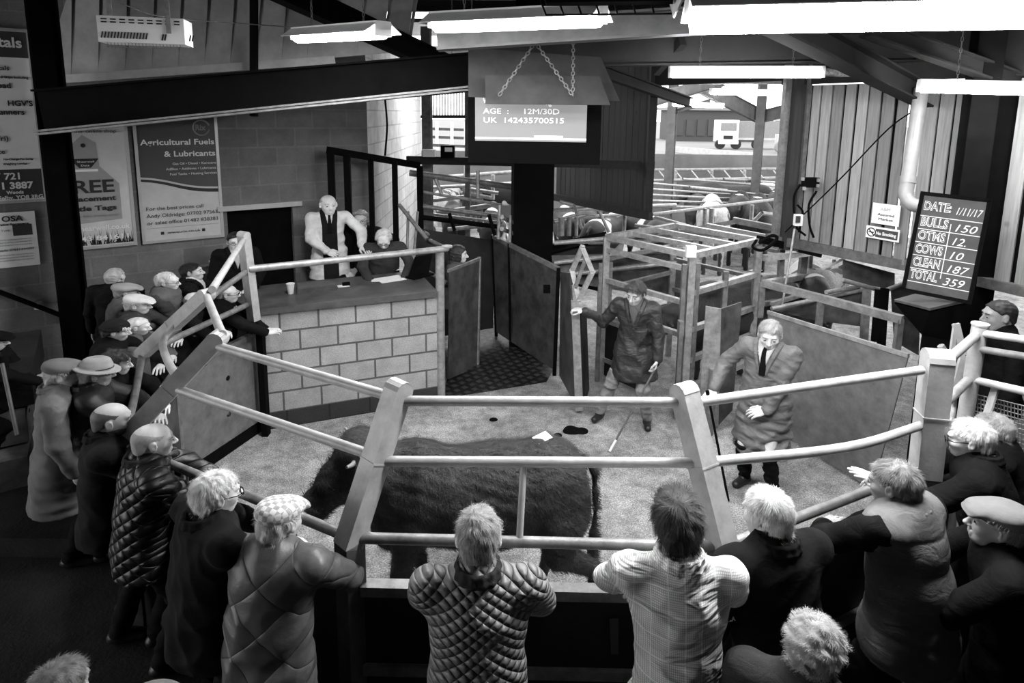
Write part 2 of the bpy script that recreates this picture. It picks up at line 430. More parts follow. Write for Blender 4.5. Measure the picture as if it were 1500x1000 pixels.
RUB = M('black_leather', .015, .4, .2, 12, .2)

def head_sdf(S, hm, hc, fine=True, beard=False, jowl=0.):
    def T(p): return hc+hm@np.array(p, float)
    S.el(T((0, -.018, .028)), (.074, .094, .082), hm, .01)
    S.el(T((0, .022, -.035)), (.06, .066, .075), hm, .03)
    S.el(T((0, .045, -.085)), (.036+jowl*.01, .036, .026), hm, .03)
    S.rc(T((-.032, .066, .026)), T((.032, .066, .026)), .016, .016, .015)
    S.el(T((.036, .055, -.022)), (.022, .022, .022), hm, .02); S.el(T((-.036, .055, -.022)), (.022, .022, .022), hm, .02)
    S.rc(T((0, .082, .012)), T((0, .106, -.026)), .008, .012, .01)
    S.el(T((.011, .094, -.032)), (.008, .009, .007), hm, .006); S.el(T((-.011, .094, -.032)), (.008, .009, .007), hm, .006)
    for s in (-1, 1): S.el(T((s*.031, .094, .004)), (.017, .014, .011), hm, .012, 's')
    for s in (-1, 1): S.el(T((s*.031, .072, .003)), (.0135, .0125, .011), hm, .004)
    S.rc(T((-.017, .083, -.057)), T((.017, .083, -.057)), .007, .007, .006); S.rc(T((-.014, .082, -.069)), T((.014, .082, -.069)), .008, .008, .006)
    S.rc(T((-.021, .094, -.063)), T((.021, .094, -.063)), .0022, .0022, .003, 's')
    for s in (-1, 1):
        E = hm@Rz(s*-.35)@Rx(.15)
        S.el(T((s*.078, -.012, -.002)), (.009, .019, .031), E, .006); S.el(T((s*.074, -.004, -.022)), (.009, .01, .012), hm, .006)
        S.el(T((s*.089, -.008, .002)), (.006, .010, .017), E, .004, 's')
def hand_sdf(S, w, d, n, side, curl=.5, spread=.12, k=.006, sc=1.05):
    """w wrist, d pointing direction, n back-of-hand direction, side +1/-1 puts the thumb at side*cross(d,n)"""
    d = nrm(d); n = nrm(n-np.dot(n, d)*d); s = np.cross(d, n)*side
    w = np.array(w, float); B = np.stack([s, d, n], 1)
    S.el(w+d*.05*sc, (.04*sc, .052*sc, .0155*sc), B, .012)
    S.rc(w-d*.03, w+d*.03, .026, .024, .015)
    L = (.068, .076, .07, .055)
    for i in range(4):
        u = (.030-.0205*i)*sc; b = w+d*(.086-.006*abs(i-1.2))*sc+s*u; a = spread*(1.3-i)*.6; f0 = nrm(d*math.cos(a)+s*math.sin(a))
        ang = .25*curl; p = b-d*.02; q = b
        S.rc(p, q, .0105*sc, .0098*sc, k*1.5)
        for j, fr in enumerate((.45, .32, .25)):
            ang2 = ang+curl*(0, .75, 1.3)[j]
            v = f0*math.cos(ang2)-n*math.sin(ang2); q2 = q+v*L[i]*fr*sc*1.15
            S.rc(q, q2, (.0094-.0007*j)*sc, (.0087-.0007*j)*sc, k*.5); q = q2
    t0 = w+d*.02*sc+s*.026*sc; t1 = t0+(d*.62+s*.62-n*.3)*.042*sc; t2 = t1+(d*.9+s*.2-n*(.2+.3*curl))*.034*sc; t3 = t2+(d*.95-n*.3*curl)*.024*sc
    S.rc(t0, t1, .015*sc, .0115*sc, k*2); S.rc(t1, t2, .0108*sc, .0098*sc, k); S.rc(t2, t3, .0096*sc, .008*sc, k)
def ik(S, T, l1, l2, hint):
    S = np.array(S, float); T = np.array(T, float); v = T-S; L = np.linalg.norm(v); mx = (l1+l2)*.995
    if L > mx: T = S+v/L*mx; v = T-S; L = mx
    a = (l1*l1-l2*l2+L*L)/(2*L); hh = math.sqrt(max(l1*l1-a*a, 1e-6)); d = v/L
    hnt = np.array(hint, float); hnt = nrm(hnt-np.dot(hnt, d)*d)
    return S+d*a+hnt*hh, T
def strands(V, N, cen, n, ln, wd, seed, flow, up=.25, curl=0.):
    rs = np.random.RandomState(seed); i = rs.randint(0, len(V), n); P = V[i]+rs.normal(size=(n, 3))*.002; Nn = N[i]
    D = flow(P, Nn); D = D-(D*Nn).sum(1)[:, None]*Nn; D += rs.normal(size=(n, 3))*.13; D /= np.linalg.norm(D, axis=1)[:, None]+1e-9
    L = ln*rs.uniform(.6, 1.2, n)[:, None]
    side = np.cross(D, Nn); side /= np.linalg.norm(side, axis=1)[:, None]+1e-9
    A = P-Nn*.002; B = P+D*L*.5+Nn*L*up+side*L*curl; C = P+D*L+Nn*L*up*.6-side*L*curl*1.5
    w = wd
    R = np.stack([A-side*w, A+side*w, B-side*w*.8, B+side*w*.8, C], 1)
    o = (np.arange(n)*5)[:, None]
    F4 = np.concatenate([o+np.array([0, 1, 3, 2]), o+np.array([2, 3, 4, 4])])
    return R.reshape(-1, 3), F4
def vnormals(V, F):
    a = np.cross(V[F[:, 2]]-V[F[:, 0]], V[F[:, 3]]-V[F[:, 1]]); N = np.zeros_like(V)
    for j in range(4): np.add.at(N, F[:, j], a)
    return N/(np.linalg.norm(N, axis=1)[:, None]+1e-12)

def person(label, px, py, floor=.45, h=1.75, head=0., lean=8., yaw=0., pitch=10., roll=0., arms='rail', kind='jacket', top=C_DARK, leg=C_BLACK,
           skin=SKIN, hair='short', hairm=HGREY, hat=None, hatm=CAP_T, glasses=False, wide=1.1, res=2, hem=.82, quilt=0, fold=.006, collar=None,
           shirt=None, tie=False, group=None, feet=None, hs=1.08, bulk=1.0, vest=None, legs=True, depth=None, belly=0., hunch=0., hatyaw=0., extra=None, seed=None, eyes=True, beard=False, opened=None, lapel=None, sit=False):
    """px,py: pixel of the head centre; head: heading in degrees, 0 = away from the photographer, + = turned to the left"""
    seed = seed if seed is not None else int(px*7+py)
    fine = res >= 3; hh = {1: .011, 2: .0075, 3: .0048, 4: .004}[res]; ch = {1: .024, 2: .016, 3: .0105, 4: .008}[res]; dh = {1: .008, 2: .006, 3: .0045, 4: .0038}[res]
    A = rad(lean); R1 = Rx(-A); R2 = Rx(-A*1.15-rad(hunch))
    hip = np.array([0, -math.sin(A)*.18, .52 if sit else .94])
    if sit: feet = feet or [(-.12, .40, .08), (.12, .42, .08)]; hem = .44 if hem > .6 else hem
    wst = hip+Rx(-A*.6)@np.array([0, 0, .16]); chs = wst+R1@np.array([0, 0, .2]); nk = chs+R2@np.array([0, -.01, .17])
    hm = Rz(rad(yaw))@Rx(-rad(pitch))@Ry(rad(roll))
    hc = nk+R2@np.array([0, .018, .036])*.9+hm@np.array([0, .014, .078])*hs
    sh = [chs+R2@np.array([s*.185*bulk, -.005, .12]) for s in (-1, 1)]
    # arms
    targets = {'rail': [(.10, .40, 1.07), (-.10, .43, 1.08)], 'down': [(-.27, .08, .84), (.27, .08, .84)]}
    if isinstance(arms, str):
        tg = targets[arms]; hints = [(-1, -.3, -.35), (1, -.3, -.35)] if arms == 'rail' else [(-.5, -1, 0), (.5, -1, 0)]
        if arms == 'rail': tg = [(.0, hip[1]+.41, 1.12), (.02, hip[1]+.37, 1.10)]; hints = [(-1, .05, -.12), (1, .05, -.12)]
        dirs = [(1, .12, -.02), (-1, .1, 0)] if arms == 'rail' else [(0, .15, -1), (0, .15, -1)]
        nrms = [(0, .2, 1), (0, .2, 1)] if arms == 'rail' else [(-1, 0, 0), (1, 0, 0)]; curls = [.5, .5]
    else:
        tg = [arms[0]['t'], arms[1]['t']]; hints = [arms[i].get('hint', ((-.6, -.6, -.5), (.6, -.6, -.5))[i]) for i in (0, 1)]
        dirs = [arms[i].get('d', (0, 1, 0)) for i in (0, 1)]; nrms = [arms[i].get('n', (0, 0, 1)) for i in (0, 1)]; curls = [arms[i].get('curl', .5) for i in (0, 1)]
    el = []; wr = []
    for i in (0, 1):
        e, w = ik(sh[i], tg[i], .295, .265, hints[i]); el.append(e); wr.append(w)
    ft = feet or [(-.12, .02, .08), (.12, .0, .08)]; hj = [hip+np.array([s*.09, 0, -.04]) for s in (-1, 1)]; kn = []; an = []
    for i in (0, 1):
        k_, a_ = ik(hj[i], ft[i], .43, .43, (0, 1, 0)); kn.append(k_); an.append(a_)
    # scale so that the head lands on its pixel with the feet on the floor
    s0 = h/1.75
    hz = floor+hc[2]*s0
    hw = PZ(px, py, hz) if depth is None else PD(px, py, depth)
    sz = s0 if depth is None else (hw[2]-floor)/hc[2]
    wd_ = wide*sz if depth is None else wide*s0
    dep = float((hw-CP)@CF)
    yawr = rad(head); Rh = Rz(yawr); SCL = np.array([wd_, wd_, sz])
    base = hw-Rh@(hc*SCL); base[2] = floor
    INFO.append((label[:46], round(dep, 2), round(sz*1.75, 2), [round(float(v), 2) for v in base]))
    def out(vf): return vf[0]*SCL, vf[1]
    # ---- body (one mesh): head and hands fine, hidden limbs coarse
    S = SDF(); head_sdf(S, hm, hc, fine, beard)
    S.p = [(q[0], hc+(q[1]-hc)*hs, (hc+(q[2]-hc)*hs if q[0] == 'r' else q[2]*hs), (q[3]*hs if q[0] == 'r' else q[3]), (q[4]*hs if q[0] == 'r' else q[4]), q[5], q[6]) for q in S.p]
    S.rc(hc+hm@np.array([0, -.03, -.055]), nk+R2@np.array([0, -.01, -.03]), .055*hs*.95, .066, .025)
    hv = S.mesh(hh); parts = [hv]
    S = SDF()
    S.el(hip, (.14, .1, .12)).rc(hip, chs, .1, .11, .05).rc(sh[0], sh[1], .05).rc(chs, nk, .06, .05)
    for i in (0, 1):
        S.rc(sh[i], el[i], .045, .036).rc(el[i], wr[i], .036, .026).rc(hj[i], kn[i], .07, .05).rc(kn[i], an[i], .05, .035)
    parts.append(S.mesh(.02))
    for i in (0, 1):
        S = SDF(); hand_sdf(S, wr[i], np.array(dirs[i], float), np.array(nrms[i], float), (1 if i == 0 else -1), curls[i])
        parts.append(S.mesh(dh))
    V, F = out(join(parts))
    body = mk('person', V, F, skin, None, True)
    # mk centred it; put vertices back to the feet origin
    off = np.array(body.location); n = len(V); body.data.vertices.foreach_set('co', V.astype(np.float32).ravel()); body.data.update()
    body.location = base; body.rotation_euler = (0, 0, yawr)
    tag(body, label, 'person', group)
    def child(name, VF, mat, lab=None, par=None):
        V, F = VF
        if len(V) == 0: return None
        o = mk(name, V*SCL, F, mat, par or body, True, rel=False)
        if lab: o['label'] = lab
        return o
    # ---- torso garment
    def torso(S, sleeves=True, long=hem, inf=0.):
        S.el(hip+np.array([0, 0, .02]), ((.165+belly*.1)*bulk, .12+belly*.2, .13), None, .06)
        S.el(wst, ((.152+belly*.2)*bulk, .115+belly*.5, .15), R1, .06)
        S.el(chs, (.172*bulk, .122, .19), R2, .06)
        S.rc(sh[0]+np.array([.03, 0, -.01]), sh[1]+np.array([-.03, 0, -.01]), .068, .068, .05)
        S.rc(chs+R2@np.array([0, 0, .1]), nk+R2@np.array([0, -.005, .0]), .09, .064, .06)
        if kind != 'shirt': S.el(wst, (.165*bulk, .125, .2), R1, .04)
        if long < .9:
            bt = np.array([0, hip[1], long]); nn = 6
            for j in range(nn):
                f = j/(nn-1); c = hip*(1-f)+bt*f; w0 = (.19+.04*f, .15+.055*f) if long < .69 else (.168+.012*f, .128+.012*f); S.el(c, (w0[0]*bulk, w0[1], .07), None, .05)
        if sleeves:
            for i in (0, 1):
                w = wr[i]-nrm(wr[i]-el[i])*.015
                S.rc(sh[i], el[i], .061, .052, .03).rc(el[i], w, .051, .040, .015)
    def clipf(D, X, Y, Z):
        D = np.maximum(D, (long_-Z)+.0*X)
        return D
    long_ = hem; jinf = .008 if kind != 'shirt' else .0
    S = SDF(); torso(S, True)
    fs = fold
    def disp(D, X, Y, Z):
        m = np.abs(D) < .08
        n1 = snoise(X*1.1+.3*Z, Y*1.1, Z*1.9, 17, seed, 4); n2 = snoise(X+.5*Z, Y, Z*1.5-.4*X, 34, seed+5, 4); f = (.75-np.abs(n1))*fs*1.3+(.7-np.abs(n2))*fs*.6
        if quilt:
            w = quilt; zz = Z+.0*X; xx = X+Y*.0+.0*Z
            ax = X
            q1 = np.abs(np.sin(math.pi*(ax+zz*.85)/w)*np.sin(math.pi*(ax-zz*.85)/w)); f = f+.5*fs*0+np.sqrt(q1)*min(w*.12, .009)
        if kind == 'puffer':
            f = f+np.abs(np.sin(math.pi*(Z+.0*X)/.13))**.5*.014
        return np.maximum(D-f, long_-Z+.012*np.sin(X*18+seed)) 
    S.post.append(disp)
    gname = {'jacket': 'jacket', 'puffer': 'body_warmer', 'shirt': 'shirt', 'coat': 'coat', 'smock': 'smock'}[kind]
    child(gname, S.mesh(ch, jinf), top)
    if vest is not None:
        S = SDF(); torso(S, False, hem-.02)
        lv = hem-.02
        def dv(D, X, Y, Z):
            f = np.abs(np.sin(math.pi*(Z+.06*Y+.0*X)/.155))**.45*.009+(.6-np.abs(snoise(X, Y, Z*1.6, 22, seed, 4)))*.006
            return np.maximum(D-f, lv-Z+.0*X)
        S.post.append(dv); child('body_warmer', S.mesh(ch, .019), vest)
    # collar
    if collar is not None:
        S = SDF(); N_ = 14; cc = nk+R2@np.array([0, -.014, .012]); cmn = R2@Rx(.25)
        for j in range(N_):
            a = 2*math.pi*j/N_; a2 = 2*math.pi*(j+1)/N_
            if abs(((a+a2)/2) % (2*math.pi)-math.pi/2) < .45: continue
            p = cc+cmn@np.array([math.cos(a)*.078, math.sin(a)*.08, .012]); q = cc+cmn@np.array([math.cos(a2)*.078, math.sin(a2)*.08, .012])
            S.rc(p, q, .010, .010, .01); S.rc(p+cmn@np.array([0, 0, .016])*1, q+cmn@np.array([0, 0, .016]), .009, .009, .012)
            S.rc((p-cc)*1.1+cc-R2@np.array([0, 0, .012]), (q-cc)*1.1+cc-R2@np.array([0, 0, .012]), .010, .010, .010)
        child('collar', S.mesh(min(ch, .0085)), collar)
    def decal(name, reg, mat, inf, res_=None, lab=None):
        S = SDF(); torso(S, False)
        def f(D, X, Y, Z): return np.maximum(np.maximum(D, reg(X+0*Z, Z-nk[2]+0*X)), (hip[1]+.02)-Y+0*X)
        S.post.append(f); return child(name, S.mesh(res_ or min(ch, .009), jinf+inf), mat, lab)
    if shirt is not None:   # shirt, tie and lapels in the opening
        ow = .075 if opened is None else .05
        decal('shirt_front', lambda x, z: np.maximum(np.abs(x)-ow*(1+(z-.03)/.27), -z-.25), shirt, .010 if opened is None else .015)
        if tie: decal('tie', lambda x, z: np.maximum(np.abs(x)-(.014+.06*np.clip(-z, 0, .3)), -z-.26), C_BLACK, .020)
        if opened is not None: decal('suit_front', lambda x, z: np.maximum(np.abs(x)-.085-.08*np.clip(z+.15, 0, .2), z-.05), opened, .010)
        lm = lapel or collar or top
        if opened is None: decal('lapels', lambda x, z: np.maximum(np.abs(np.abs(x)-.02-.078*(1+(z-.03)/.3))-.022*(1+z/.5), -z-.27), lm, .015)
    # trousers and shoes
    if legs:
        S = SDF(); S.el(hip, (.16, .115, .12), None, .05)
        for i in (0, 1):
            S.rc(hj[i], kn[i], .092, .068, .04).rc(kn[i], an[i]+np.array([0, 0, .02]), .068, .055, .03)
        S.post.append(lambda D, X, Y, Z: np.maximum(D-(.6-np.abs(snoise(X, Y, Z*2, 20, seed+2, 4)))*.012, Z-min(hip[2], hem+.07)+0*X))
        child('trousers', S.mesh(max(ch, .012)), leg)
        for i in (0, 1):
            S = SDF(); a = an[i]; o = -1 if i == 0 else 1; fd = nrm(np.array([o*.25, 1, 0])); lowz = a[2]-.08
            S.rc(a-fd*.03+np.array([0, 0, -.035]), a+fd*.12+np.array([0, 0, -.045]), .042, .036, .02); S.rc(a, a-np.array([0, 0, .03]), .045, .045, .02)
            S.post.append(lambda D, X, Y, Z: np.maximum(D, lowz-Z+0*X)); child('shoe', S.mesh(.011), RUB)
    # ---- hair
    def HT(p): return hc+hm@(np.array(p, float)*hs)
    def loc(X, Y, Z):
        px_ = X-hc[0]; py_ = Y-hc[1]; pz_ = Z-hc[2]
        return [(px_*hm[0, j]+py_*hm[1, j]+pz_*hm[2, j])/hs for j in range(3)]
    if hair != 'none':
        S = SDF(); t = {'short': .006, 'full': .010, 'fringe': .004, 'long': .012, 'curly': .012, 'recede': .005, 'shaved': .0006}[hair]
        S.el(HT((0, -.018, .028)), np.array((.074+t, .094+t, .082+t))*hs, hm, .01)
        if hair in ('long',):
            S.el(HT((0, -.05, -.05)), np.array((.082, .055, .11))*hs, hm, .03)
            S.el(HT((-.06, 0, -.02)), np.array((.028, .05, .09))*hs, hm, .02); S.el(HT((.06, 0, -.02)), np.array((.028, .05, .09))*hs, hm, .02)
        else: S.el(HT((0, -.06, -.035)), np.array((.06, .04, .05))*hs, hm, .03)
        if hair == 'full': S.el(HT((.02, .05, .085)), np.array((.06, .045, .03))*hs, hm, .03)
        amp = {'curly': .008, 'full': .004, 'shaved': 0.}.get(hair, .0022)
        def hf(D, X, Y, Z):
            x, y, z = loc(X, Y, Z); D = D-amp*snoise(X, Y, Z, 130 if hair == 'curly' else 170, seed, 6)
            cut = (y*.95+.012)-z+.006*snoise(X, Y, Z, 90, seed+3, 5) if hair != 'long' else np.minimum((y*1.2-.03)-z, y-.045+0*z)
            if hair != 'long': cut = np.maximum(cut, -(z+.085))
            cut2 = y-.078-.12*(z-.06)
            D = np.maximum(D, np.maximum(cut, cut2) if hair != 'long' else np.maximum(cut, y-.07+0*z))
            if hat: D = np.maximum(D, z-.05-.12*y+0*x)
            if hair == 'fringe' or hair == 'recede' or hair == 'shaved':
                lim = {'fringe': .052, 'recede': .2, 'shaved': .075}[hair]
                D = np.maximum(D, z-lim-(.0 if hair != 'recede' else 0)+.25*np.maximum(y+.05, 0))
                if hair == 'recede': D = np.maximum(D, (y-.03)-.9*np.abs(x)*0+0*z)
            if hair != 'long':  # clear the ears
                e = np.sqrt(((y+.008)/.026)**2+((z+.002)/.036)**2)-1
                D = np.maximum(D, -e*.02+0*x)
            return D
        S.post.append(hf); V, F = S.mesh(hh*.9)
        if fine and len(V) and hair != 'shaved':
            Nn = vnormals(V, F); cr = HT((0, -.07, .10))
            nst = {'short': 6500, 'full': 7500, 'fringe': 3000, 'long': 3000, 'curly': 6000, 'recede': 5000}[hair]
            fw = (hm@np.array([.25, .1, -.9]))
            V2, F2 = strands(V, Nn, cr, nst, (.045 if hair == 'full' else .032) if hair != 'curly' else .022, .0006, seed, lambda P, n_: (P-cr)/.1+fw+.35*np.stack([np.sin(P[:, 1]*90+P[:, 2]*60), np.sin(P[:, 0]*80), np.cos(P[:, 0]*95+P[:, 1]*50)], 1), (.07 if hair != 'full' else .12) if hair != 'curly' else .4, .0 if hair != 'curly' else .5)
            V, F = join([(V, F), (V2, F2)])
        child('hair', (V, F), hairm)
    if eyes:
        for s in (-1, 1):
            S = SDF(); S.el(HT((s*.031, .0838, .0035)), np.array((.009, .0035, .005))*hs, hm, .002); child('eye', S.mesh(.0035 if not fine else .0025), EYEM)
            if res >= 2:
                S = SDF(); S.rc(HT((s*.017, .0835, .0265)), HT((s*.044, .076, .0275)), .0048*hs, .004*hs, .003); child('eyebrow', S.mesh(.0035 if not fine else .0025), hairm if hair != 'none' else HDARK)
    if beard:
        S = SDF(); S.el(HT((0, .024, -.06)), np.array((.066, .068, .055))*hs, hm, .01)
        S.post.append(lambda D, X, Y, Z: np.maximum(D, -(.0*X)+loc(X, Y, Z)[2]+.035+.3*(loc(X, Y, Z)[1]-.05)*-1)); child('beard', S.mesh(hh), HDARK)
    # ---- hats
    hatm_ = hm@Rz(rad(hatyaw))
    def QT(p): return hc+hatm_@(np.array(p, float)*hs)
    if hat == 'flat':
        S = SDF(); Q = hatm_@Rx(-.16)
        S.el(QT((0, -.012, .07)), np.array((.091, .118, .047))*hs, Q, .01)
        S.el(QT((0, -.03, .05)), np.array((.088, .103, .05))*hs, Q, .02)
        S.el(QT((0, .093, .043)), np.array((.062, .050, .010))*hs, hatm_@Rx(-.3), .012)
        S.el(QT((0, .075, .062)), np.array((.07, .05, .022))*hs, hatm_@Rx(-.3), .02)
        S.post.append(lambda D, X, Y, Z: np.maximum(D-snoise(X, Y, Z, 45, seed, 5)*.0018, (.022+.1*loc(X, Y, Z)[1])-loc(X, Y, Z)[2]))
        child('flat_cap', S.mesh(hh), hatm)
    elif hat == 'beanie':
        S = SDF(); S.el(QT((0, -.018, .038)), np.array((.088, .108, .093))*hs, hatm_, .01); S.el(QT((0, -.02, .03)), np.array((.093, .112, .04))*hs, hatm_, .005)
        S.post.append(lambda D, X, Y, Z: np.maximum(D-.0012*np.sin(np.arctan2(loc(X, Y, Z)[0], loc(X, Y, Z)[1])*50), (.02+.35*loc(X, Y, Z)[1])-loc(X, Y, Z)[2]))
        child('knit_hat', S.mesh(hh), hatm)
        mb = MB()
        for i in range(5): mb.box((QT((.055-.0*i, .085-.012*i, .055+.006*(i % 2)))+hatm_@np.array([.022, .012, 0]))*SCL, (.01, .006, .022), hatm_@Rz(-.7))
        o = mb.build('printed_mark', PAPER, body, rel=False); o['label'] = 'white marks on the knit hat'
    elif hat == 'brim':
        S = SDF(); S.el(QT((0, -.012, .05)), np.array((.088, .106, .082))*hs, hatm_, .01); S.el(QT((0, -.01, .105)), np.array((.06, .08, .03))*hs, hatm_, .02)
        S.el(QT((0, 0, .040)), np.array((.128, .15, .0115))*hs, hatm_@Rx(-.1), .012)
        S.el(QT((0, -.01, .142)), np.array((.012, .07, .02))*hs, hatm_, .012, 's')
        S.post.append(lambda D, X, Y, Z: np.maximum(D-snoise(X, Y, Z, 30, seed, 4)*.002, .022-loc(X, Y, Z)[2]))
        child('felt_hat', S.mesh(hh), hatm)
        S = SDF(); S.el(QT((0, -.012, .056)), np.array((.092, .110, .013))*hs, hatm_, .01); child('hat_band', S.mesh(hh), C_DG)
    if glasses:
        mb = MB()
        for s in (-1, 1):
            pts = [QTT for QTT in [hc+hm@(np.array([s*.032+.022*math.cos(a), .097, .002+.016*math.sin(a)])*hs) for a in np.linspace(0, 2*math.pi, 13)]]
            mb.tube([p*SCL for p in pts], .0022*hs, 5)
            mb.tube([(hc+hm@(np.array(p)*hs))*SCL for p in ((s*.054, .096, .006), (s*.078, .06, .008), (s*.082, -.01, .012))], .0022*hs, 5)
        mb.tube([(hc+hm@(np.array(p)*hs))*SCL for p in ((-.011, .1, .004), (.011, .1, .004))], .002, 5)
        mb.build('glasses', BLACK, body, rel=False)
    Wm = [base+Rh@(w*SCL) for w in wr]
    return dict(obj=body, base=base, wr=Wm, hc=hw, Rh=Rh, SCL=SCL, loc=lambda p: base+Rh@(np.array(p, float)*SCL), sh=sh, el=el, chs=chs, R2=R2)
INFO = []
# ================================================================== materials of the place
def Mfloor():
    m, t, b = nt('sawdust_ring_floor'); c = coord(t)
    n1 = noise(t, c, 1.1, 6, .7); n2 = noise(t, c, 75, 4, .8); n3 = noise(t, c, 8, 5, .7)
    col = ramp(t, n1, [(.33, .2), (.62, .46)])
    col = mix(t, .9, col, ramp(t, n2, [(.36, .3), (.5, .9), (.62, 1.8)]), 'MULTIPLY')
    col = mix(t, .7, col, ramp(t, n3, [(.35, .45), (.6, 1.2)]), 'MULTIPLY')
    t.links.new(col, b.inputs['Base Color']); b.inputs['Roughness'].default_value = .85
    bump(t, b, n2, .8, .02); return m
FLOOR = Mfloor()
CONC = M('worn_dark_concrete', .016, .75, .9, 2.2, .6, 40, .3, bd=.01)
CONCL = M('pale_concrete', .45, .8, .2, 2, .4, 40)
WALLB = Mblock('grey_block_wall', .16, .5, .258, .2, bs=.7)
WALL_DAYLIT = Mblock('daylit_block_wall', .5, .5, .258, .33, bs=.6)  # paler copy of the block wall, daylight put into its colour
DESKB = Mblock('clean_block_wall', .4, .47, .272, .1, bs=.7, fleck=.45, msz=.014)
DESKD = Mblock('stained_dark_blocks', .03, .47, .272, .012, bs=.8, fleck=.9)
PAVE = Mblock('wet_grooved_paving', .05, .13, .13, .012, rough=.35, bs=1, fleck=.8, msz=.03, off=.5)
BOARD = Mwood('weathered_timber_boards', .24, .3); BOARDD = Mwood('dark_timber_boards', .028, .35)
TIMB = M('rough_grey_timber', .1, .85, .4, 12, .5, 40, sc=(1, 1, 1)); TIMBD = M('dark_timber', .018, .8, .4, 12, .5, 40)
CEIL = M('dark_roof_sheet', .016, .7, .3, 3, .2, 30, spec=.15); CEILM = M('grey_roof_beam', .09, .6, .35, 4, .25, 50)
CLAD = M('pale_cladding_sheet', .3, .5, .25, 3, .2, 40)
GALV = M('hanging_sheet_metal', .05, .5, .3, 4, .15, 60, .2)
PVC = M('grey_plastic_pipe', .22, .35, .15, 6, 0)
CHALK = M('chalk', .75, .95, .1, 40, 0); SLATE = M('chalkboard_slate', .035, .55, .7, 3, .15, 60)
INK = M('black_print', .015, .6, .1, 5, 0); INKW = M('white_print', .8, .6, .05, 5, 0); GREYP = M('grey_print', .22, .6, .1, 5, 0)
ALU = M('aluminium_frame', .5, .35, .1, 5, 0, metal=.3)
WORKT = M('worn_dark_worktop', .07, .45, .5, 5, .3, 60)

# ================================================================== setting
def floorpoly(name, pts, z, mat, t=.2, uv=False):
    mb = MB(); pts = [np.array([p[0], p[1], z]) for p in pts]
    n = len(pts); V = pts+[p-np.array([0, 0, t]) for p in pts]
    F = [list(range(n)), list(range(n, 2*n))[::-1]]+[[i, i+n, (i+1) % n+n, (i+1) % n] for i in range(n)]
    mb.add(V, F); o = mb.build(name, mat); tag(o, kind='structure'); return o
RING = [(2.95, 3.7), (2.27, 3.19), (.97, 2.56), (-.72, 2.56), (-2.28, 3.40), (-2.97, 4.67), (-3.29, 5.71), (-2.93, 6.79)]
floorpoly('floor', [(-9, -4), (12, -4), (12, 30), (-9, 30)], 0, FLOOR, .2)
# raised standing step for the buyers, outside the ring rails
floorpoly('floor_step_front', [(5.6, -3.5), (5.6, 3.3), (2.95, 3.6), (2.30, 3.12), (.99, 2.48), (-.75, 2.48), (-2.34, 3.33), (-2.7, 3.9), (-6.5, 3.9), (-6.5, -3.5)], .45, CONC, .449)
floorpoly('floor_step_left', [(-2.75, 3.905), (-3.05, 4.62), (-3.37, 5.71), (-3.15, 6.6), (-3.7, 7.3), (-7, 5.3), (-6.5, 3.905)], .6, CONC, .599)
# walls: the left wall runs diagonally from near left to far centre
LA = PD(50, 400, 7.2)[:2]; LB = PD(535, 400, 9.5)[:2]; LD = nrm(LB-LA); LN = np.array([LD[1], -LD[0], 0])      # normal towards the ring
LP = np.array([LA[0], LA[1], 0.])
A0 = LA-LD*3.2
def onwall(px, py, off=0.): return PN(px, py, LP+LN*off, LN)
# door opening: split the wall into pieces round it
dl = onwall(338, 400); dr = onwall(433, 400); dtop = onwall(385, 303)[2]
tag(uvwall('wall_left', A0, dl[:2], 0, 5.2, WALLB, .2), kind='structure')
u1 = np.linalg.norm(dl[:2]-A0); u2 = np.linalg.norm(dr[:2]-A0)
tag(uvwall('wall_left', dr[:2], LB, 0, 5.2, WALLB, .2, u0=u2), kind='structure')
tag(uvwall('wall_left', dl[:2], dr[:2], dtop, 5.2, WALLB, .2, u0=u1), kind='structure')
mb = MB(); mb.beam([dl[0], dl[1], dtop+.02]+LN*.03, [dr[0], dr[1], dtop+.02]+LN*.03, .08, .07, ext=.12); tag(mb.build('trim_1', ALU), kind='structure')
dd = empty('door_1', (dl+dr)/2*np.array([1, 1, 0])); dd['kind'] = 'structure'
mb = MB(); o_ = -LN*.12; mb.plate([[dl[0], dl[1], .8]+o_, [dr[0], dr[1], .8]+o_, [dr[0], dr[1], dtop]+o_, [dl[0], dl[1], dtop]+o_], .05); mb.build('door_leaf', BLACKST, dd)
mb = MB(); p = onwall(350, 400, -.07); mb.beam(p, p+np.array([0, 0, .14]), .03); mb.build('door_handle', STEELD, dd)
# pier and bright side wall running away from us
LB3 = np.array([LB[0], LB[1]])
pier_r = PD(541, 300, 9.4)[:2]
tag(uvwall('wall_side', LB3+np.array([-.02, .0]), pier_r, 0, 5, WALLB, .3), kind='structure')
far = pier_r*np.array([1, 1])+np.array([.35, 6.2])
far = PD(618, 300, 15.5)[:2]
tag(uvwall('wall_side', pier_r, far, 0, 5, WALL_DAYLIT, .25), kind='structure')
# left dark steel column and rail on the near wall
mb = MB(); c0 = PD(92, 300, 6.7); mb.ibeam([c0[0], c0[1], 0], [c0[0], c0[1], 5], .2, .26, .02, up=(.8, .6, 0)); tag(mb.build('trim_column', BLACKST), kind='structure')
hr = empty('handrail', onwall(50, 450)*np.array([1, 1, 0]), 'dark sloping handrail bracketed to the block wall beside the stairs', 'handrail')
a, b = onwall(-60, 405, .08), onwall(101, 466, .08)
MB().tube([a, b], .028).build('rail', BLACKST, hr)
p = onwall(57, 446, .04); MB().box(p, (.05, .09, .1)).build('bracket', STEELD, hr)
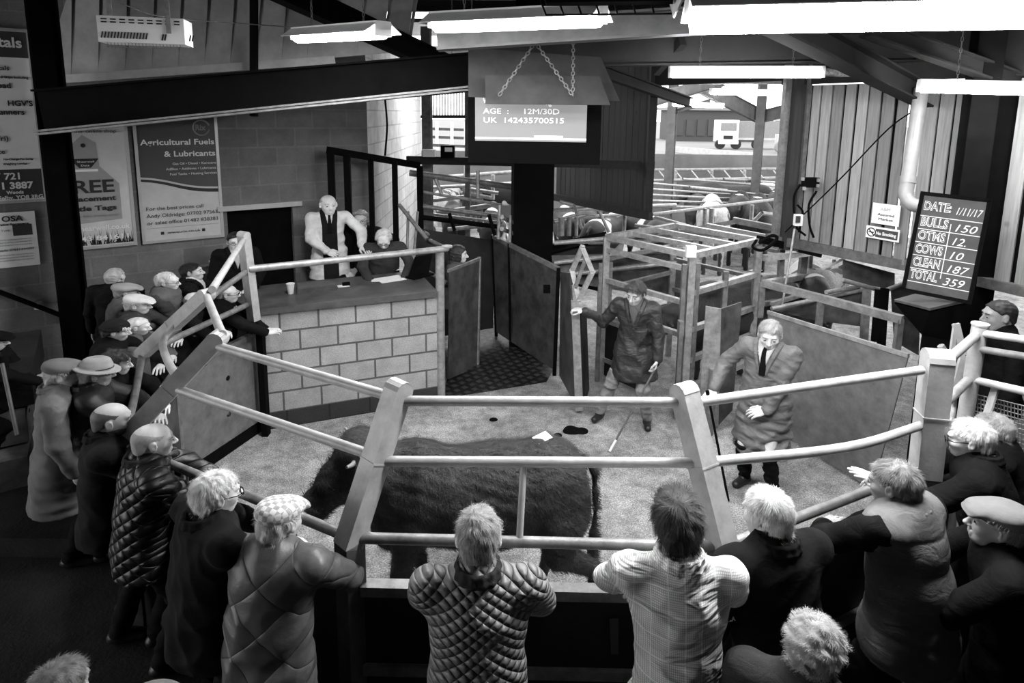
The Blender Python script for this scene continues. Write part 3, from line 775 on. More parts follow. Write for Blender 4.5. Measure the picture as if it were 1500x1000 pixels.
# stairs at far left
for k in range(3):
    px, py = [(-70, 575), (-60, 640), (-50, 700)][k]; z = (1.45, 1.15, .85)[k]; p = PZ(px, py, z)
    e = PZ((45, 36, 40)[k], (545, 600, 668)[k], z)
    d = np.array([LD[0], LD[1]]); q = np.array([LD[1], -LD[0]])
    P0 = np.array([e[0], e[1]]); pts = [P0, P0-d*2.5, P0-d*2.5-q*1.2, P0-q*1.2]
    floorpoly('floor_stair', [(*p_,) for p_ in pts], z, TIMB if k else CONC, .28)
# ceiling and roof steel
floorpoly('ceiling', [(-10, -4), (9, -4), (9, 10.4), (-10, 10.4)], 5.35, CEIL, .1)
tag(uvwall('wall_back', (-10, -4), (9, -4), 0, 5.35, CEIL, .1), kind='structure')
tag(uvwall('wall_right', (7.2, -4), (7.2, 8), 0, 5.35, CEIL, .1), kind='structure')
def cbeam(p, q, w, h, mat, name='ceiling_beam', up=(0, 0, 1)):
    mb = MB(); mb.ibeam(p, q, w, h, .02, up) if w > .1 else mb.beam(p, q, w, h, up)
    return tag(mb.build(name, mat), kind='structure')
# sloping black beam over the posters
cbeam(PD(60, 162, 6.3), PD(700, 105, 6.8), .2, .40, BLACKST, 'trim_beam')
cbeam(PD(60, 194, 6.2), PD(700, 128, 6.7), .22, .03, STEELD, 'trim_beam')
# cladding panel above the beam with its trim
q = [PD(70, 120, 7.0), PD(600, 75, 7.4), PD(620, -60, 7.4), PD(70, -60, 7.0)]
mb = MB(); a_, b_, c_, d_ = q; N = 14
for i in range(N):
    f0, f1, f2 = i/N, (i+.86)/N, (i+1)/N
    lo = lambda f: a_*(1-f)+b_*f
    hi = lambda f: d_*(1-f)+c_*f
    mb.plate([lo(f0), lo(f1), hi(f1), hi(f0)], .01); mb.plate([lo(f1), lo(f2), hi(f2)+[0, .05, 0], hi(f1)+[0, .05, 0]], .01)
tag(mb.build('wall_cladding', CLAD), kind='structure')
cbeam(PD(78, 117, 6.9), PD(490, 88, 7.2), .06, .09, CLAD, 'trim_strip')
cbeam(PD(372, 170, 6.9), PD(372, -40, 6.9), .07, .07, BLACKST, 'trim_post')
for x0, y0, x1, y1, d0, d1, w, h, mt_ in [(380, -30, 760, 145, 6, 8.5, .2, .22, BLACKST), (640, 55, 1060, 28, 5.2, 5.2, .2, .2, CEILM), (690, 78, 1500, 66, 6.6, 6.6, .18, .3, CEIL),
                                  (1120, 20, 1420, 175, 4.6, 7.5, .18, .2, CEIL), (1270, 40, 1520, 130, 5.2, 6, .12, .14, CEIL), (700, 40, 1010, 150, 6.4, 10.5, .12, .14, CEIL), (960, 105, 1000, 60, 7, 6.5, .08, .1, CEIL)]:
    cbeam(PD(x0, y0, d0), PD(x1, y1, d1), w, h, mt_)
for i in range(7):   # purlins under the roof
    y = 1.2+i*1.35; cbeam((-9, y, 5.12), (8.5, y, 5.12), .08, .16, CEIL)
# conduit wires
def wire(pts, r=.006, mat=BLACK, label=None, cat='cable'):
    o = MB().tube(curve(pts, 6), r, 6).build('cable', mat); return tag(o, label, cat)
wire([PD(170, 2, 4.9), PD(240, 25, 5.2), PD(375, 36, 6), PD(430, 40, 6.4)], .006, STEELD, 'thin grey cable running from the white heater across the cladding')
wire([PD(564, 145, 8.4), PD(567, 185, 8.4), PD(564, 228, 8.4)], .014, BLACK, 'black cable hanging down over the brightly lit block wall')
o = wire([PD(1345, 158, 6.6), PD(1300, 190, 6.7), PD(1225, 268, 7.2), PD(1150, 340, 7.8)], .008, BLACK, 'black cable sloping across the timber boards')

# ------------------------------------------------------------------ timber walls towards the pens
WZ = 1.95
WA = PZ(815, 288, WZ)[:2]; WB = PZ(950, 315, WZ)[:2]; WC = PZ(1140, 350, WZ)[:2]; WE = PZ(1470, 417, WZ)[:2]
def boards(name, a, b, z0, z1, w, mat, gap=.006):
    a = np.array(a); b = np.array(b); L = np.linalg.norm(b-a); d = (b-a)/L; n = int(L/w); w = L/n; mb = MB(); bt = MB(); n3 = np.array([-d[1], d[0], 0])
    if np.dot(n3[:2], -a) < 0: n3 = -n3
    for i in range(n):
        if random.random() < .8:
            q = a+d*(i*w); bt.plate([np.array([q[0]-d[0]*.03, q[1]-d[1]*.03, z0])-n3*.03, np.array([q[0]+d[0]*.03, q[1]+d[1]*.03, z0])-n3*.03, np.array([q[0]+d[0]*.03, q[1]+d[1]*.03, z1])-n3*.03, np.array([q[0]-d[0]*.03, q[1]-d[1]*.03, z1])-n3*.03], .01)
        g = gap*random.choice([.3, .5, .6, .8, 1.3]); p = a+d*(i*w+g); q = a+d*((i+1)*w-gap*.5); o = n3*random.uniform(-.004, .004)
        mb.plate([np.array([p[0], p[1], z0])+o, np.array([q[0], q[1], z0])+o, np.array([q[0], q[1], z1])+o, np.array([p[0], p[1], z1])+o], .024)
    tag(bt.build('trim_gap_shade', BLACK), kind='structure')  # black strips added behind the joints to put shade into the gaps
    return tag(mb.build(name, mat), kind='structure')
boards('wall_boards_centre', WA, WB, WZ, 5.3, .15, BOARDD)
WR = WE+(WE-WC)*.12
zt = 3.98
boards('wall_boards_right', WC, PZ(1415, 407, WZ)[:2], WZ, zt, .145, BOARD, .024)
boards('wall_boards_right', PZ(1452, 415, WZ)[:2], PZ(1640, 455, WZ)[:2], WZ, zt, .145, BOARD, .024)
dW = nrm(WE-WC); nW = np.array([-dW[1], dW[0]]); 
if np.dot(nW, -WC) < 0: nW = -nW
nW3 = np.array([nW[0], nW[1], 0]); W3 = lambda p, z: np.array([p[0], p[1], z])
mb = MB(); mb.beam(W3(WC, WZ)+nW3*.06-np.r_[dW, 0]*.12, W3(PZ(1360, 392, WZ)[:2], WZ)+nW3*.06, .12, .12); tag(mb.build('trim_rail', TIMB), kind='structure')
mb = MB(); mb.beam(W3(PZ(1440, 410, WZ)[:2], WZ)+nW3*.06, W3(PZ(1640, 455, WZ)[:2], WZ)+nW3*.06, .12, .1); tag(mb.build('trim_rail', TIMB), kind='structure')
mb = MB(); mb.beam(W3(WA, WZ)+nW3*.05, W3(WB, WZ)+nW3*.05, .1, .13, ext=.1); tag(mb.build('trim_rail', TIMBD), kind='structure')
mb = MB(); p = W3(WB, WZ)+nW3*.02; mb.beam(p, p+[0, 0, 3.3], .12, .12); tag(mb.build('trim_post', TIMBD), kind='structure')
for dx, wv, mt_ in ((0, .1, STEELD), (.16, .13, BOARDD), (.3, .05, TIMB)):
    mb = MB(); p = W3(WC, WZ-.1)+nW3*.05+np.r_[dW, 0]*dx; mb.beam(p, p+[0, 0, 2.4], wv, wv); tag(mb.build('trim_post', mt_), kind='structure')
# boards above the yard opening and below the roof
mb = MB(); mb.beam(W3(WB, 4.5), W3(WC, 4.5), .1, .9); tag(mb.build('wall_over_opening', CEIL), kind='structure')
mb = MB(); mb.beam(W3(WC, 4.62)-np.r_[dW, 0]*.1, W3(PZ(1640, 455, WZ)[:2], 4.62), .1, 1.25); tag(mb.build('wall_over_boards', CEIL), kind='structure')
mb = MB(); mb.tube([PD(1185, 97, 7.8), PD(1345, 106, 7.0)], .06, 8); mb.tube([PD(1185, 104, 7.6), PD(1345, 114, 6.8)], .05, 8); tag(mb.build('trim_gutter', M('flaking_gutter', .25, .8, .9, 25, .4, 60)), kind='structure')
# columns by the chalkboard
for px, w, dpt, mt_ in ((1416, .22, 6.0, BLACKST), (1443, .28, 6.25, BLACKST)):
    c = PD(px, 300, dpt); mb = MB(); mb.ibeam([c[0], c[1], 0], [c[0], c[1], 5.3], w, .2, .02, up=(.3, 1, 0)); tag(mb.build('trim_column', mt_), kind='structure')
# timber plank across at the far side
tb0 = PD(596, 234, 10.3); tb1 = PD(958, 242, 10.3)
mb = MB(); mb.beam(tb0, tb1, .12, .13); tag(mb.build('trim_plank', TIMBD), kind='structure')
# big black column in the centre
c = PD(781, 300, 9.4); mb = MB(); mb.box([c[0], c[1], 2.6], (.6, .4, 5.2)); tag(mb.build('trim_column', BLACK), kind='structure')
mb = MB(); c = PD(754, 300, 9.9); mb.box([c[0], c[1], 2.6], (.12, .3, 5.2)); tag(mb.build('trim_column', TIMBD), kind='structure')
c = PD(626, 200, 10.6); mb = MB(); mb.ibeam([c[0], c[1], 0], [c[0], c[1], 5], .16, .18, .02, up=(0, 1, 0)); tag(mb.build('trim_column', STEELD), kind='structure')
c = PD(685, 200, 11); mb = MB(); mb.beam([c[0], c[1], 0], [c[0], c[1], 4.6], .09, .09); tag(mb.build('trim_post', STEELD), kind='structure')

# ------------------------------------------------------------------ desk wall of the rostrum
DL_, DR_ = PZ(389, 630, 0)[:2], PZ(641, 588, 0)[:2]; dD = nrm(DR_-DL_); nD = np.array([dD[1], -dD[0]]); nD3 = np.array([nD[0], nD[1], 0])
zdesk = float(PN(387, 450, W3(DL_, 0), nD3)[2]); zskirt = float(PN(389, 606, W3(DL_, 0), nD3)[2]); RH = (zdesk-.06-zskirt)/5.0
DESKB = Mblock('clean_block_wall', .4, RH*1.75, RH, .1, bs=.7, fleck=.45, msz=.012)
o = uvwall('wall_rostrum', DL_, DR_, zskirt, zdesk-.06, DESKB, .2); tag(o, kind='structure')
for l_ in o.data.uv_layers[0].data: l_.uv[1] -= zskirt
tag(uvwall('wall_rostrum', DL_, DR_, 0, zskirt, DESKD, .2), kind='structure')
floorpoly('floor_rostrum', [tuple(DL_-nD*.2), tuple(DR_-nD*.2), tuple(DR_-nD*1.5+dD*.1), tuple(DL_-nD*2.2-dD*.4)], .8, CONC, .79)
# curved worktop wrapping left
wt = MB(); up_ = lambda p, z: [p[0], p[1], z]
pts = [DR_+nD*.05, DL_+nD*.05, DL_-dD*.25-nD*.1, DL_-dD*.55-nD*.6, DL_-dD*.4-nD*.9, DL_+dD*.3-nD*.95, DR_-nD*1.0]
V = [up_(p, zdesk+.0) for p in pts]+[up_(p, zdesk-.07) for p in pts]; n = len(pts)
wt.add(V, [list(range(n))[::-1], list(range(n, 2*n))]+[[i, (i+1) % n, (i+1) % n+n, i+n] for i in range(n)])
o = wt.build('rostrum_worktop', WORKT); tag(o, 'dark worn worktop along the top of the block rostrum wall', 'worktop')
# side ledge with the left cup
lg = PZ(318, 408, zdesk+.1)
# ------------------------------------------------------------------ wet grooved paving of the entry race
def floortile(name, pts, z, mat):
    V = [(p[0], p[1], z) for p in pts]; uv = [(p[0]*.7+p[1]*.7, p[0]*-.7+p[1]*.7) for p in pts]
    n = len(V); V2 = V+[(x, y, 0.001) for x, y, _ in V]
    F = [list(range(n))]; o = mk(name, V, F, mat, None, uv=uv); return tag(o, kind='structure')
floortile('floor_race', [PZ(642, 585, 0), PZ(800, 560, 0), PZ(815, 535, 0), PZ(735, 470, 0), PZ(690, 480, 0)], .006, PAVE)
# ------------------------------------------------------------------ pen building: concrete wall, roof, yard
tag(uvwall('wall_pens', PD(560, 238, 21)[:2], PD(1300, 240, 20)[:2], 0, 2.3, M('grey_concrete_wall', .17, .8, .3, .8, .3, 30), .2), kind='structure')
RF = M('pen_roof_sheet', .12, .6, .3, 2, .2, 30)
for (y0, y1) in ((10.4, 12.2), (14.6, 16.6), (19, 21)):
    floorpoly('ceiling_pens', [(-9, y0), (16, y0), (16, y1), (-9, y1)], 5.1, RF, .06)
for px, d in ((983, 17), (1112, 16.4), (602, 19)):
    c = PD(px, 200, d); mb = MB(); mb.ibeam([c[0], c[1], 0], [c[0], c[1], 5.0], .22, .24, .03, up=(.5, 1, 0)); tag(mb.build('trim_column', CEILM), kind='structure')
for x0, y0, x1, y1, d0, d1, h in [(960, 145, 1060, 118, 13, 16, .25), (1020, 122, 1112, 170, 15, 16.4, .35), (1112, 172, 1200, 150, 16.4, 15, .3), (940, 112, 1200, 112, 13, 13, .3), (985, 165, 1040, 148, 17, 16, .08)]:
    cbeam(PD(x0, y0, d0), PD(x1, y1, d1), .12, h, CEILM, 'ceiling_beam_pens')
mb = MB(); mb.beam(PD(990, 153, 21), PD(1070, 157, 21), .3, .12)
YARD = M('bright_yard_concrete', .2, .9, .1, .3, 0)
floorpoly('floor_yard', [(-60, 30), (140, 30), (140, 300), (-60, 300)], -.02, YARD, .2)
tag(uvwall('wall_yard', PD(975, 202, 60)[:2], PD(1112, 214, 50)[:2], 0, .55, CONCL, .3), kind='structure')
# ================================================================== lamps
TUBE = Memit('glowing_diffuser', .9, LAMP); ENAM = M('white_enamel', .75, .4, .1, 8, .1)
def lamp(pa, pb, label, w=.16, refl=True, wires=((.2,), (.8,)), power=1.):
    pa = np.array(pa); pb = np.array(pb); d = nrm(pb-pa); s = nrm(np.cross(d, (0, 0, 1))); u = np.cross(s, d)
    r = empty('fluorescent_lamp', (pa+pb)/2, label, 'lamp', None)
    mb = MB(); n = 9; V = []
    for p in (pa+d*.03, pb-d*.03):
        for i in range(n+1):
            a = math.pi*(i/n); V.append(p+s*math.cos(a)*w/2-u*math.sin(a)*w*.42)
    F = [[i, i+1, i+n+2, i+n+1] for i in range(n)]+[list(range(n+1))[::-1], list(range(n+1, 2*n+2))]
    mb.add(V, F, True); mb.build('diffuser', TUBE, r)
    mb = MB(); mb.beam(pa+u*.035, pb+u*.035, w*.8, .06, u); mb.build('housing', ENAM, r)
    if refl:
        mb = MB()
        for sg in (-1, 1):
            a0, b0 = pa+s*sg*w*.4+u*.05, pb+s*sg*w*.4+u*.05; a1, b1 = pa+s*sg*w*1.0-u*.02, pb+s*sg*w*1.0-u*.02
            mb.plate([a0, b0, b1, a1], .006)
        mb.build('reflector', ENAM, r)
    for e, nm in ((pa, 0), (pb, 1)): mb = MB(); mb.beam(e-u*.0, e+d*(.03 if nm == 0 else -.03), w*.9, .09, u); mb.build('end_cap', WHITEP, r)
    for f in (.2, .8):
        p = pa*(1-f)+pb*f+u*.06; mb = MB(); chain(mb, p, [p[0], p[1], 5.3], .004); mb.build('hanging_chain', STEELD, r)
    return r
def chain(mb, a, b, r=.005):
    a = np.array(a, float); b = np.array(b, float); L = np.linalg.norm(b-a); d = (b-a)/L; n = max(int(L/.045), 2)
    x = nrm(np.cross(d, (.3, .9, .1))); y = np.cross(d, x)
    for i in range(n):
        c = a+(b-a)*(i+.5)/n; s = x if i % 2 else y; l = L/n*.62
        mb.tube([c-d*l+s*0, c-d*l*.5+s*r*2, c+d*l*.5+s*r*2, c+d*l, c+d*l*.5-s*r*2, c-d*l*.5-s*r*2, c-d*l], r*.7, 5, False)
lamp(PD(436, 52, 5.6), PD(562, 44, 4.6), 'short fluorescent lamp hung above the auctioneer side, left of the ceiling lamps')
lamp(PD(636, 33, 4.3), PD(884, 22, 3.7), 'fluorescent lamp with wide reflector above the monitor and wire mesh heater', w=.17)
lamp(PD(1005, 16, 3.05), PD(1620, 2, 2.75), 'very large glaring fluorescent lamp along the top right edge', w=.27)
lamp(PD(980, 107, 6.0), PD(1206, 107, 5.9), 'slim fluorescent lamp above the opening to the yard', w=.11, refl=False)
lamp(PD(1345, 127, 5.4), PD(1640, 134, 5.0), 'slim fluorescent lamp at the right above the chalkboard', w=.12, refl=False)
o = lamp(PD(652, 94, 8.4), PD(700, 108, 8.0), 'small unlit lamp hanging behind the metal sheets', w=.12)
for c_ in o.children:
    if c_.name.startswith('diffuser'): c_.data.materials[0] = ENAM
for (x, y, e, x2, y2, e2, lb) in ((985, 152, 15, 1060, 155, 15, 'added fluorescent lamp brightening the pens, far back near the yard column'), (1040, 134, 12.5, 1130, 136, 12.5, 'fluorescent lamp under the pen roof above the lorry'), (560, 120, 13, 690, 120, 13, 'fluorescent lamp under the pen roof left of the screen'), (820, 110, 14, 930, 110, 14, 'added fluorescent lamp brightening the pens, hidden by the timber screen')):
    lamp(PD(x, y, e), PD(x2, y2, e2), lb, w=.14, refl=False)  # rear and screened lamps are added to brighten the pens
# ================================================================== ring fence
rf = empty('ring_fence', (0, 5, 0), 'pale grey steel ring fence with kinked posts and round rails around the sale ring', 'fence')
def zmid(a, b, z): f = (z-a[2])/(b[2]-a[2]); return a+(b-a)*f
TOPS = {}; 
def kpost(name, cap, kink, base_z=0.0, w=.1, wide=None):
    cap = np.array(cap); kink = np.array(kink)
    mb = MB(); d = nrm(cap-kink); s = nrm(np.cross(d, (0, 0, 1))); s = s if abs(s[0]) > 0 else np.array([1, 0, 0])
    up = nrm(np.cross(s, d)); wd = wide or w
    mb.beam(kink-d*.02, cap, wd, w, up)
    # rounded cap across the top
    for a in range(7):
        a0, a1 = math.pi*a/7, math.pi*(a+1)/7
        p = [cap+up*math.cos(t)*w/2+d*math.sin(t)*w/2 for t in (a0, a1)]
        mb.plate([p[0]-s*wd/2, p[1]-s*wd/2, p[1]+s*wd/2, p[0]+s*wd/2], .006)
        mb.add([cap-s*wd/2, p[0]-s*wd/2, p[1]-s*wd/2], [[0, 1, 2]]); mb.add([cap+s*wd/2, p[0]+s*wd/2, p[1]+s*wd/2], [[0, 2, 1]])
    q = zmid(kink, cap, kink[2]+(cap[2]-kink[2])*.52); mb.beam(q-d*.004, q+d*.004, wd*1.06, w*1.06, up)   # weld seam
    if base_z is not None: MB().beam([kink[0], kink[1], base_z], kink+np.array([0, 0, .0]), wd, w, up if abs(up[2]) < .9 else (0, 1, 0)).build('post_base', PAINT_SHADE, rf)
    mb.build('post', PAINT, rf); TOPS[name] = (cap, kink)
K = lambda px, py: PZ(px, py, 1.65)
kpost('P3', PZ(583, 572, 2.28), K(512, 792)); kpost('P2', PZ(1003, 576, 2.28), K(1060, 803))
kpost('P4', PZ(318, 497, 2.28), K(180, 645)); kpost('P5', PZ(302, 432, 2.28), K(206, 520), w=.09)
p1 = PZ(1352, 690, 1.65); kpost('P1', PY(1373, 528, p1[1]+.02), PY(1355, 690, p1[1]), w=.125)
p0 = PZ(1418, 552, 1.98)
mb = MB(); t0 = PY(1436, 476, p0[1]); mb.tube([t0, [p0[0], p0[1], 1.0], [p0[0], p0[1], .0]], .045, 12); mb.tube([t0, t0+[0, 0, .012]], .05, 12); mb.build('post', PAINT, rf)
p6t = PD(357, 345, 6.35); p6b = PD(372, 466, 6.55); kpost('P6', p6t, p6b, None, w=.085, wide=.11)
mb = MB(); c = PD(381, 480, 6.7); mb.beam([c[0], c[1], 0], [c[0], c[1], 1.3], .07, .09); mb.build('post', BLACKST, rf)
def R_(a, b, r=.024, mat=PAINT, mid=None, name='rail'):
    pts = [a, b] if mid is None else curve([a]+mid+[b], 6)
    return MB().tube(pts, r, 12).build(name, mat, rf)
def on(n, px, py):     # point on the post axis nearest to the pixel row
    cap, kink = TOPS[n]; best = None
    for f in np.linspace(-.25, 1.1, 136):
        p = kink+(cap-kink)*f; v = p-CP; d = v@CF; y = PPY-FP*(v@CU)/d
        if best is None or abs(y-py) < best[0]: best = (abs(y-py), p)
    return best[1]
R_(on('P3', 0, 586), on('P2', 0, 590)); R_(on('P3', 0, 676), on('P2', 0, 678)); R_(on('P3', 0, 788), on('P2', 0, 800), .025, STEELD)
a = on('P3', 0, 677); b = on('P2', 0, 679); t = (787-570)/(1040-570.)
m1 = a+(b-a)*.455; m2 = on('P3', 0, 788)*.545+on('P2', 0, 800)*.455; MB().tube([m1, m2], .016, 8).build('strut', PAINT, rf)
R_(on('P4', 0, 505), on('P3', 0, 582)); R_(on('P4', 0, 568), on('P3', 0, 668)); R_(on('P4', 0, 650), on('P3', 0, 788), .025, STEELD)
R_(on('P2', 0, 592), PY(1350, 542, p1[1])); R_(on('P2', 0, 678), PY(1352, 622, p1[1]), mid=[PD(1240, 655, 3.1)]); R_(on('P2', 0, 800), PY(1345, 690, p1[1]), .025, STEELD)
R_(PY(1373, 541, p1[1]), PY(1431, 490, p0[1]), .027); R_(PY(1370, 604, p1[1]), PY(1419, 556, p0[1]), .027)
e1 = PD(1530, 500, 3.6)
R_(PY(1433, 487, p0[1]), PD(1540, 503, 3.5), .024); R_(PY(1428, 510, p0[1]), PD(1540, 528, 3.5), .022, STEELD); R_(PY(1422, 555, p0[1]), PD(1540, 582, 3.5), .024)
# left side rails
R_(on('P5', 0, 432), on('P4', 0, 490), .026); R_(on('P5', 0, 468), on('P4', 0, 555), .026, mid=[PD(239, 500, 4.55), PD(248, 533, 4.1)]); R_(on('P5', 0, 518), on('P4', 0, 645), .028, STEELD, mid=[PD(196, 585, 4.4)])
R_(on('P5', 0, 424), p6t+np.array([0, 0, -.04])*1, .028); R_(on('P5', 0, 468), PD(360, 398, 6.4), .028, STEELD); R_(on('P5', 0, 518), PD(363, 446, 6.5), .028, STEELD)
prl = PY(655, 364, PZ(646, 586, 0)[1]); R_(PD(365, 394, 6.4), prl, .038, STEEL)
# sheeted panels below the rails
def panel(a, b, z0, z1, mat, t=.012, flange=True, zb0=None, zb1=None, mids=()):
    a = np.array(a)[:2]; b = np.array(b)[:2]; zb0 = z0 if zb0 is None else zb0; zb1 = z1 if zb1 is None else zb1
    MB().plate([W3(a, z0), W3(b, zb0), W3(b, zb1), W3(a, z1)], t).build('panel', mat, rf)
    if flange: MB().beam(W3(a, z1), W3(b, zb1), .06, .05).build('panel_rim', STEELD, rf)
    for zm in mids: MB().beam(W3(a, zm), W3(b, zm), .06, .05).build('panel_rim', STEELD, rf)
B = {k: TOPS[k][1] for k in ('P1', 'P2', 'P3', 'P4', 'P5')}
yn = nrm(B['P2']-B['P3']); mb = MB()
panel(B['P3']+np.array([.05, 0, 0]), B['P2']-np.array([.05, 0, 0]), .45, 1.41, PLATED, mids=(.99,))
MB().plate([PY(893, 906, 2.50), PY(906, 905, 2.50), PY(906, 958, 2.50), PY(895, 958, 2.50)], .002).build('panel_notice', GALV, rf)
panel(B['P2'], B['P1'], .45, 1.42, PLATED, mids=(.95,)); panel(B['P1'], p0, .0, 1.35, PLATED)
panel(B['P3'], B['P4'], .0, 1.42, PLATED); 
pLn = PZ(268, 690, .14)[:2]; pLf = PZ(384, 613, .14)[:2]
panel(B['P4'], B['P5'], .0, 1.12, PLATE)
zt1 = PY(384, 487, pLf[1])[2]
panel(B['P5'], pLn, 0.1, 1.15, PLATE); panel(pLn, pLf, .14, 1.15, PLATEL, zb1=zt1); panel(pLn, pLf, 0, .13, BLACKST, flange=False)  # last one: black strip standing for the shade in the gap below
MB().beam(W3(pLn, 0), W3(pLn, 1.2), .035, .06).build('post', STEELD, rf)
# ------------------------------------------------------------------ post and screen plate right of the rostrum
pb = PZ(646, 586, 0); pt = PY(655, 362, pb[1])
g = empty('pipe_post', pb, 'tall round pipe post at the right end of the block rostrum', 'post')
MB().tube([[pb[0], pb[1], 0], [pb[0], pb[1], pt[2]]], .055, 14).build('pipe', STEEL, g); MB().tube([pt, pt+[0, 0, .02]], .065, 14).build('cap', STEEL, g)
g = empty('sheeted_gate', PZ(672, 560, 0), 'tall scuffed sheet steel shield standing beside the pipe post', 'gate')
MB().plate([PY(656, 555, 7.8), PD(699, 537, 8.9), PD(703, 381, 8.9), PY(659, 398, 7.8)], .02).build('sheet', PLATE, g)
MB().beam(PD(657, 397, 8.05), PD(702, 379, 8.9), .04, .04).build('rim', STEELD, g); MB().tube([PD(702, 376, 8.9), PD(699, 556, 8.9)], .03, 8).build('post', STEELD, g)

g = empty('mesh_gate', PZ(1470, 690, 0), 'wire mesh gate with bolted angle bars at the right edge below the rails', 'gate')
mb = MB(); q00, q10, q11, q01 = PD(1418, 575, 3.95), PD(1545, 605, 3.6), PD(1545, 690, 3.6), PD(1418, 640, 3.95)
for i in range(26): f = i/25; mb.tube([q00*(1-f)+q10*f, q01*(1-f)+q11*f], .004, 4)
for i in range(12): f = i/11; mb.tube([q00*(1-f)+q01*f, q10*(1-f)+q11*f], .004, 4)
o = mb.build('wire_mesh', STEELD, g)
MB().beam(q01, q11, .04).build('frame_bar', STEELD, g); MB().beam(PD(1460, 562, 3.8), PD(1440, 625, 3.8), .012, .05, (0, 1, 0)).build('angle_bar', PAINT, g)
g = empty('bent_gate', PZ(1395, 640, 0), 'bent flat bar gate leaning behind the last kinked posts at the right', 'gate')
for a, b, w in (((1400, 474), (1411, 520), .05), ((1400, 474), (1388, 560), .03), ((1411, 520), (1396, 580), .05)): MB().beam(PD(*a, 4.5), PD(*b, 4.5), w, .02, (0, 1, 0)).build('bar', PAINT, g)
MB().tube(curve([PD(1378, 506, 4.6), PD(1394, 535, 4.6), PD(1396, 590, 4.6), PD(1390, 640, 4.6), PZ(1386, 700, .02)], 6), .025, 8).build('hoop', STEEL, g)
# ================================================================== entry gates
g = empty('race_gate', PZ(770, 530, 0), 'long dark sheet steel gate beside the entry race, left of the black column', 'gate')
f0 = PZ(727, 492, 0); f1 = PZ(812, 549, 0)
q0 = PY(722, 346, f0[1]); q1 = PY(818, 394, f1[1])
MB().plate([f0+[0, 0, .08], f1+[0, 0, .08], q1, q0], .03).build('sheet', PLATE, g)
MB().beam(q0, q1, .05, .06).build('rim', STEELD, g)
for f in (0, .28, 1): MB().beam((f0*(1-f)+f1*f), (q0*(1-f)+q1*f)+[0, 0, .02], .05, .07).build('upright', BLACKST, g)
MB().box(PD(801, 423, 8.0), (.09, .03, .11)).build('latch_hole', BLACK, g)
g = empty('swing_gate', PZ(845, 608, 0), 'swing gate with a diamond frame on top, held by the dark smocked man', 'gate')
gp = PZ(848, 606, 0); gt = PY(842, 440, gp[1]); gy = gp[1]
MB().beam([gp[0], gp[1], .05], gt, .09, .05).build('upright', STEEL, g)
h0 = PZ(820, 560, 0); MB().plate([[gp[0]-.03, gy, .1], h0+[0, 0, .1], PY(822, 398, h0[1]), PY(836, 400, gy+.1)], .02).build('sheet', PLATE, g)
MB().plate([PZ(862, 580, 0)+[0, 0, .1], [gp[0]+.06, gy+.02, .1], PY(850, 452, gy), PY(858, 452, gy+.2)], .02).build('sheet', PLATED, g)
dia = [PY(853, 362, gy), PY(868, 398, gy-.05), PY(848, 438, gy), PY(838, 396, gy+.1)]
for i in range(4): MB().beam(dia[i], dia[(i+1) % 4], .055, .05, (0, 1, 0), .02).build('frame_bar', STEEL, g)
MB().beam(PY(858, 378, gy), PY(843, 420, gy), .04, .04).build('frame_bar', STEELD, g)
# gate rails with bars, far left of the column, behind the woman
g = empty('far_race_gate', PZ(670, 500, 0), 'dark sheeted gate with bent rails above it, behind the woman at the rostrum', 'gate')
def gd(px, py, d=9.3): return PD(px, py, d)
MB().plate([gd(600, 500), gd(722, 480, 9.9), gd(724, 352, 9.9), gd(612, 334)], .03).build('sheet', PLATED, g)
for a, b, r, mt_ in [((618, 302), (740, 318), .035, STEELD), ((618, 318), (730, 332), .04, BLACKST), ((600, 253), (752, 274), .05, STEELD), ((612, 280), (735, 300), .022, STEEL), ((621, 340), (655, 358), .03, STEEL), ((630, 352), (652, 364), .03, STEEL), ((735, 318), (752, 326), .035, STEEL), ((735, 335), (752, 342), .035, STEEL)]:
    MB().tube([gd(*a), gd(*b, 9.8)], r, 8).build('rail', mt_, g)
for a, b, mt_ in [((638, 262), (647, 284), STEEL), ((658, 312), (666, 338), BLACKST), ((716, 314), (725, 345), BLACKST), ((732, 300), (730, 350), STEEL), ((748, 315), (747, 355), STEEL), ((700, 250), (700, 290), STEEL)]:
    MB().tube([gd(*a, 9.4), gd(*b, 9.4)], .028, 8).build('bar', mt_, g)
# dark timber screen frames beside the bright wall
g = empty('glazed_screen', PD(550, 400, 8.3)*[1, 1, 0]+[0, 0, .8], 'dark framed screen behind the seated clerks in front of the bright block wall', 'screen')
P_ = [PD(482, 220, 8.4), PD(612, 242, 9.2)]
MB().beam(P_[0], P_[1], .05, .1, ext=.03).build('head_rail', BLACKST, g)
for px, py, d, w, y1 in ((484, 222, 8.4, .09, 300), (508, 226, 8.5, .09, 470), (543, 232, 8.7, .07, 470), (578, 236, 8.9, .075, 460), (615, 243, 9.2, .09, 470)):
    a = PD(px, py, d); b = PY(px-4, y1, a[1]); MB().beam(a, [a[0], a[1], max(b[2], .8)], w, .06).build('upright', BLACKST, g)
for a, b, r in [((585, 300), (625, 350), .03), ((598, 310), (596, 385), .02), ((630, 352), (656, 365), .03), ((612, 310), (604, 400), .02), ((622, 395), (655, 415), .03)]:
    MB().tube([PD(*a, 8.9), PD(*b, 8.6)], r, 8).build('brace', STEELD, g)

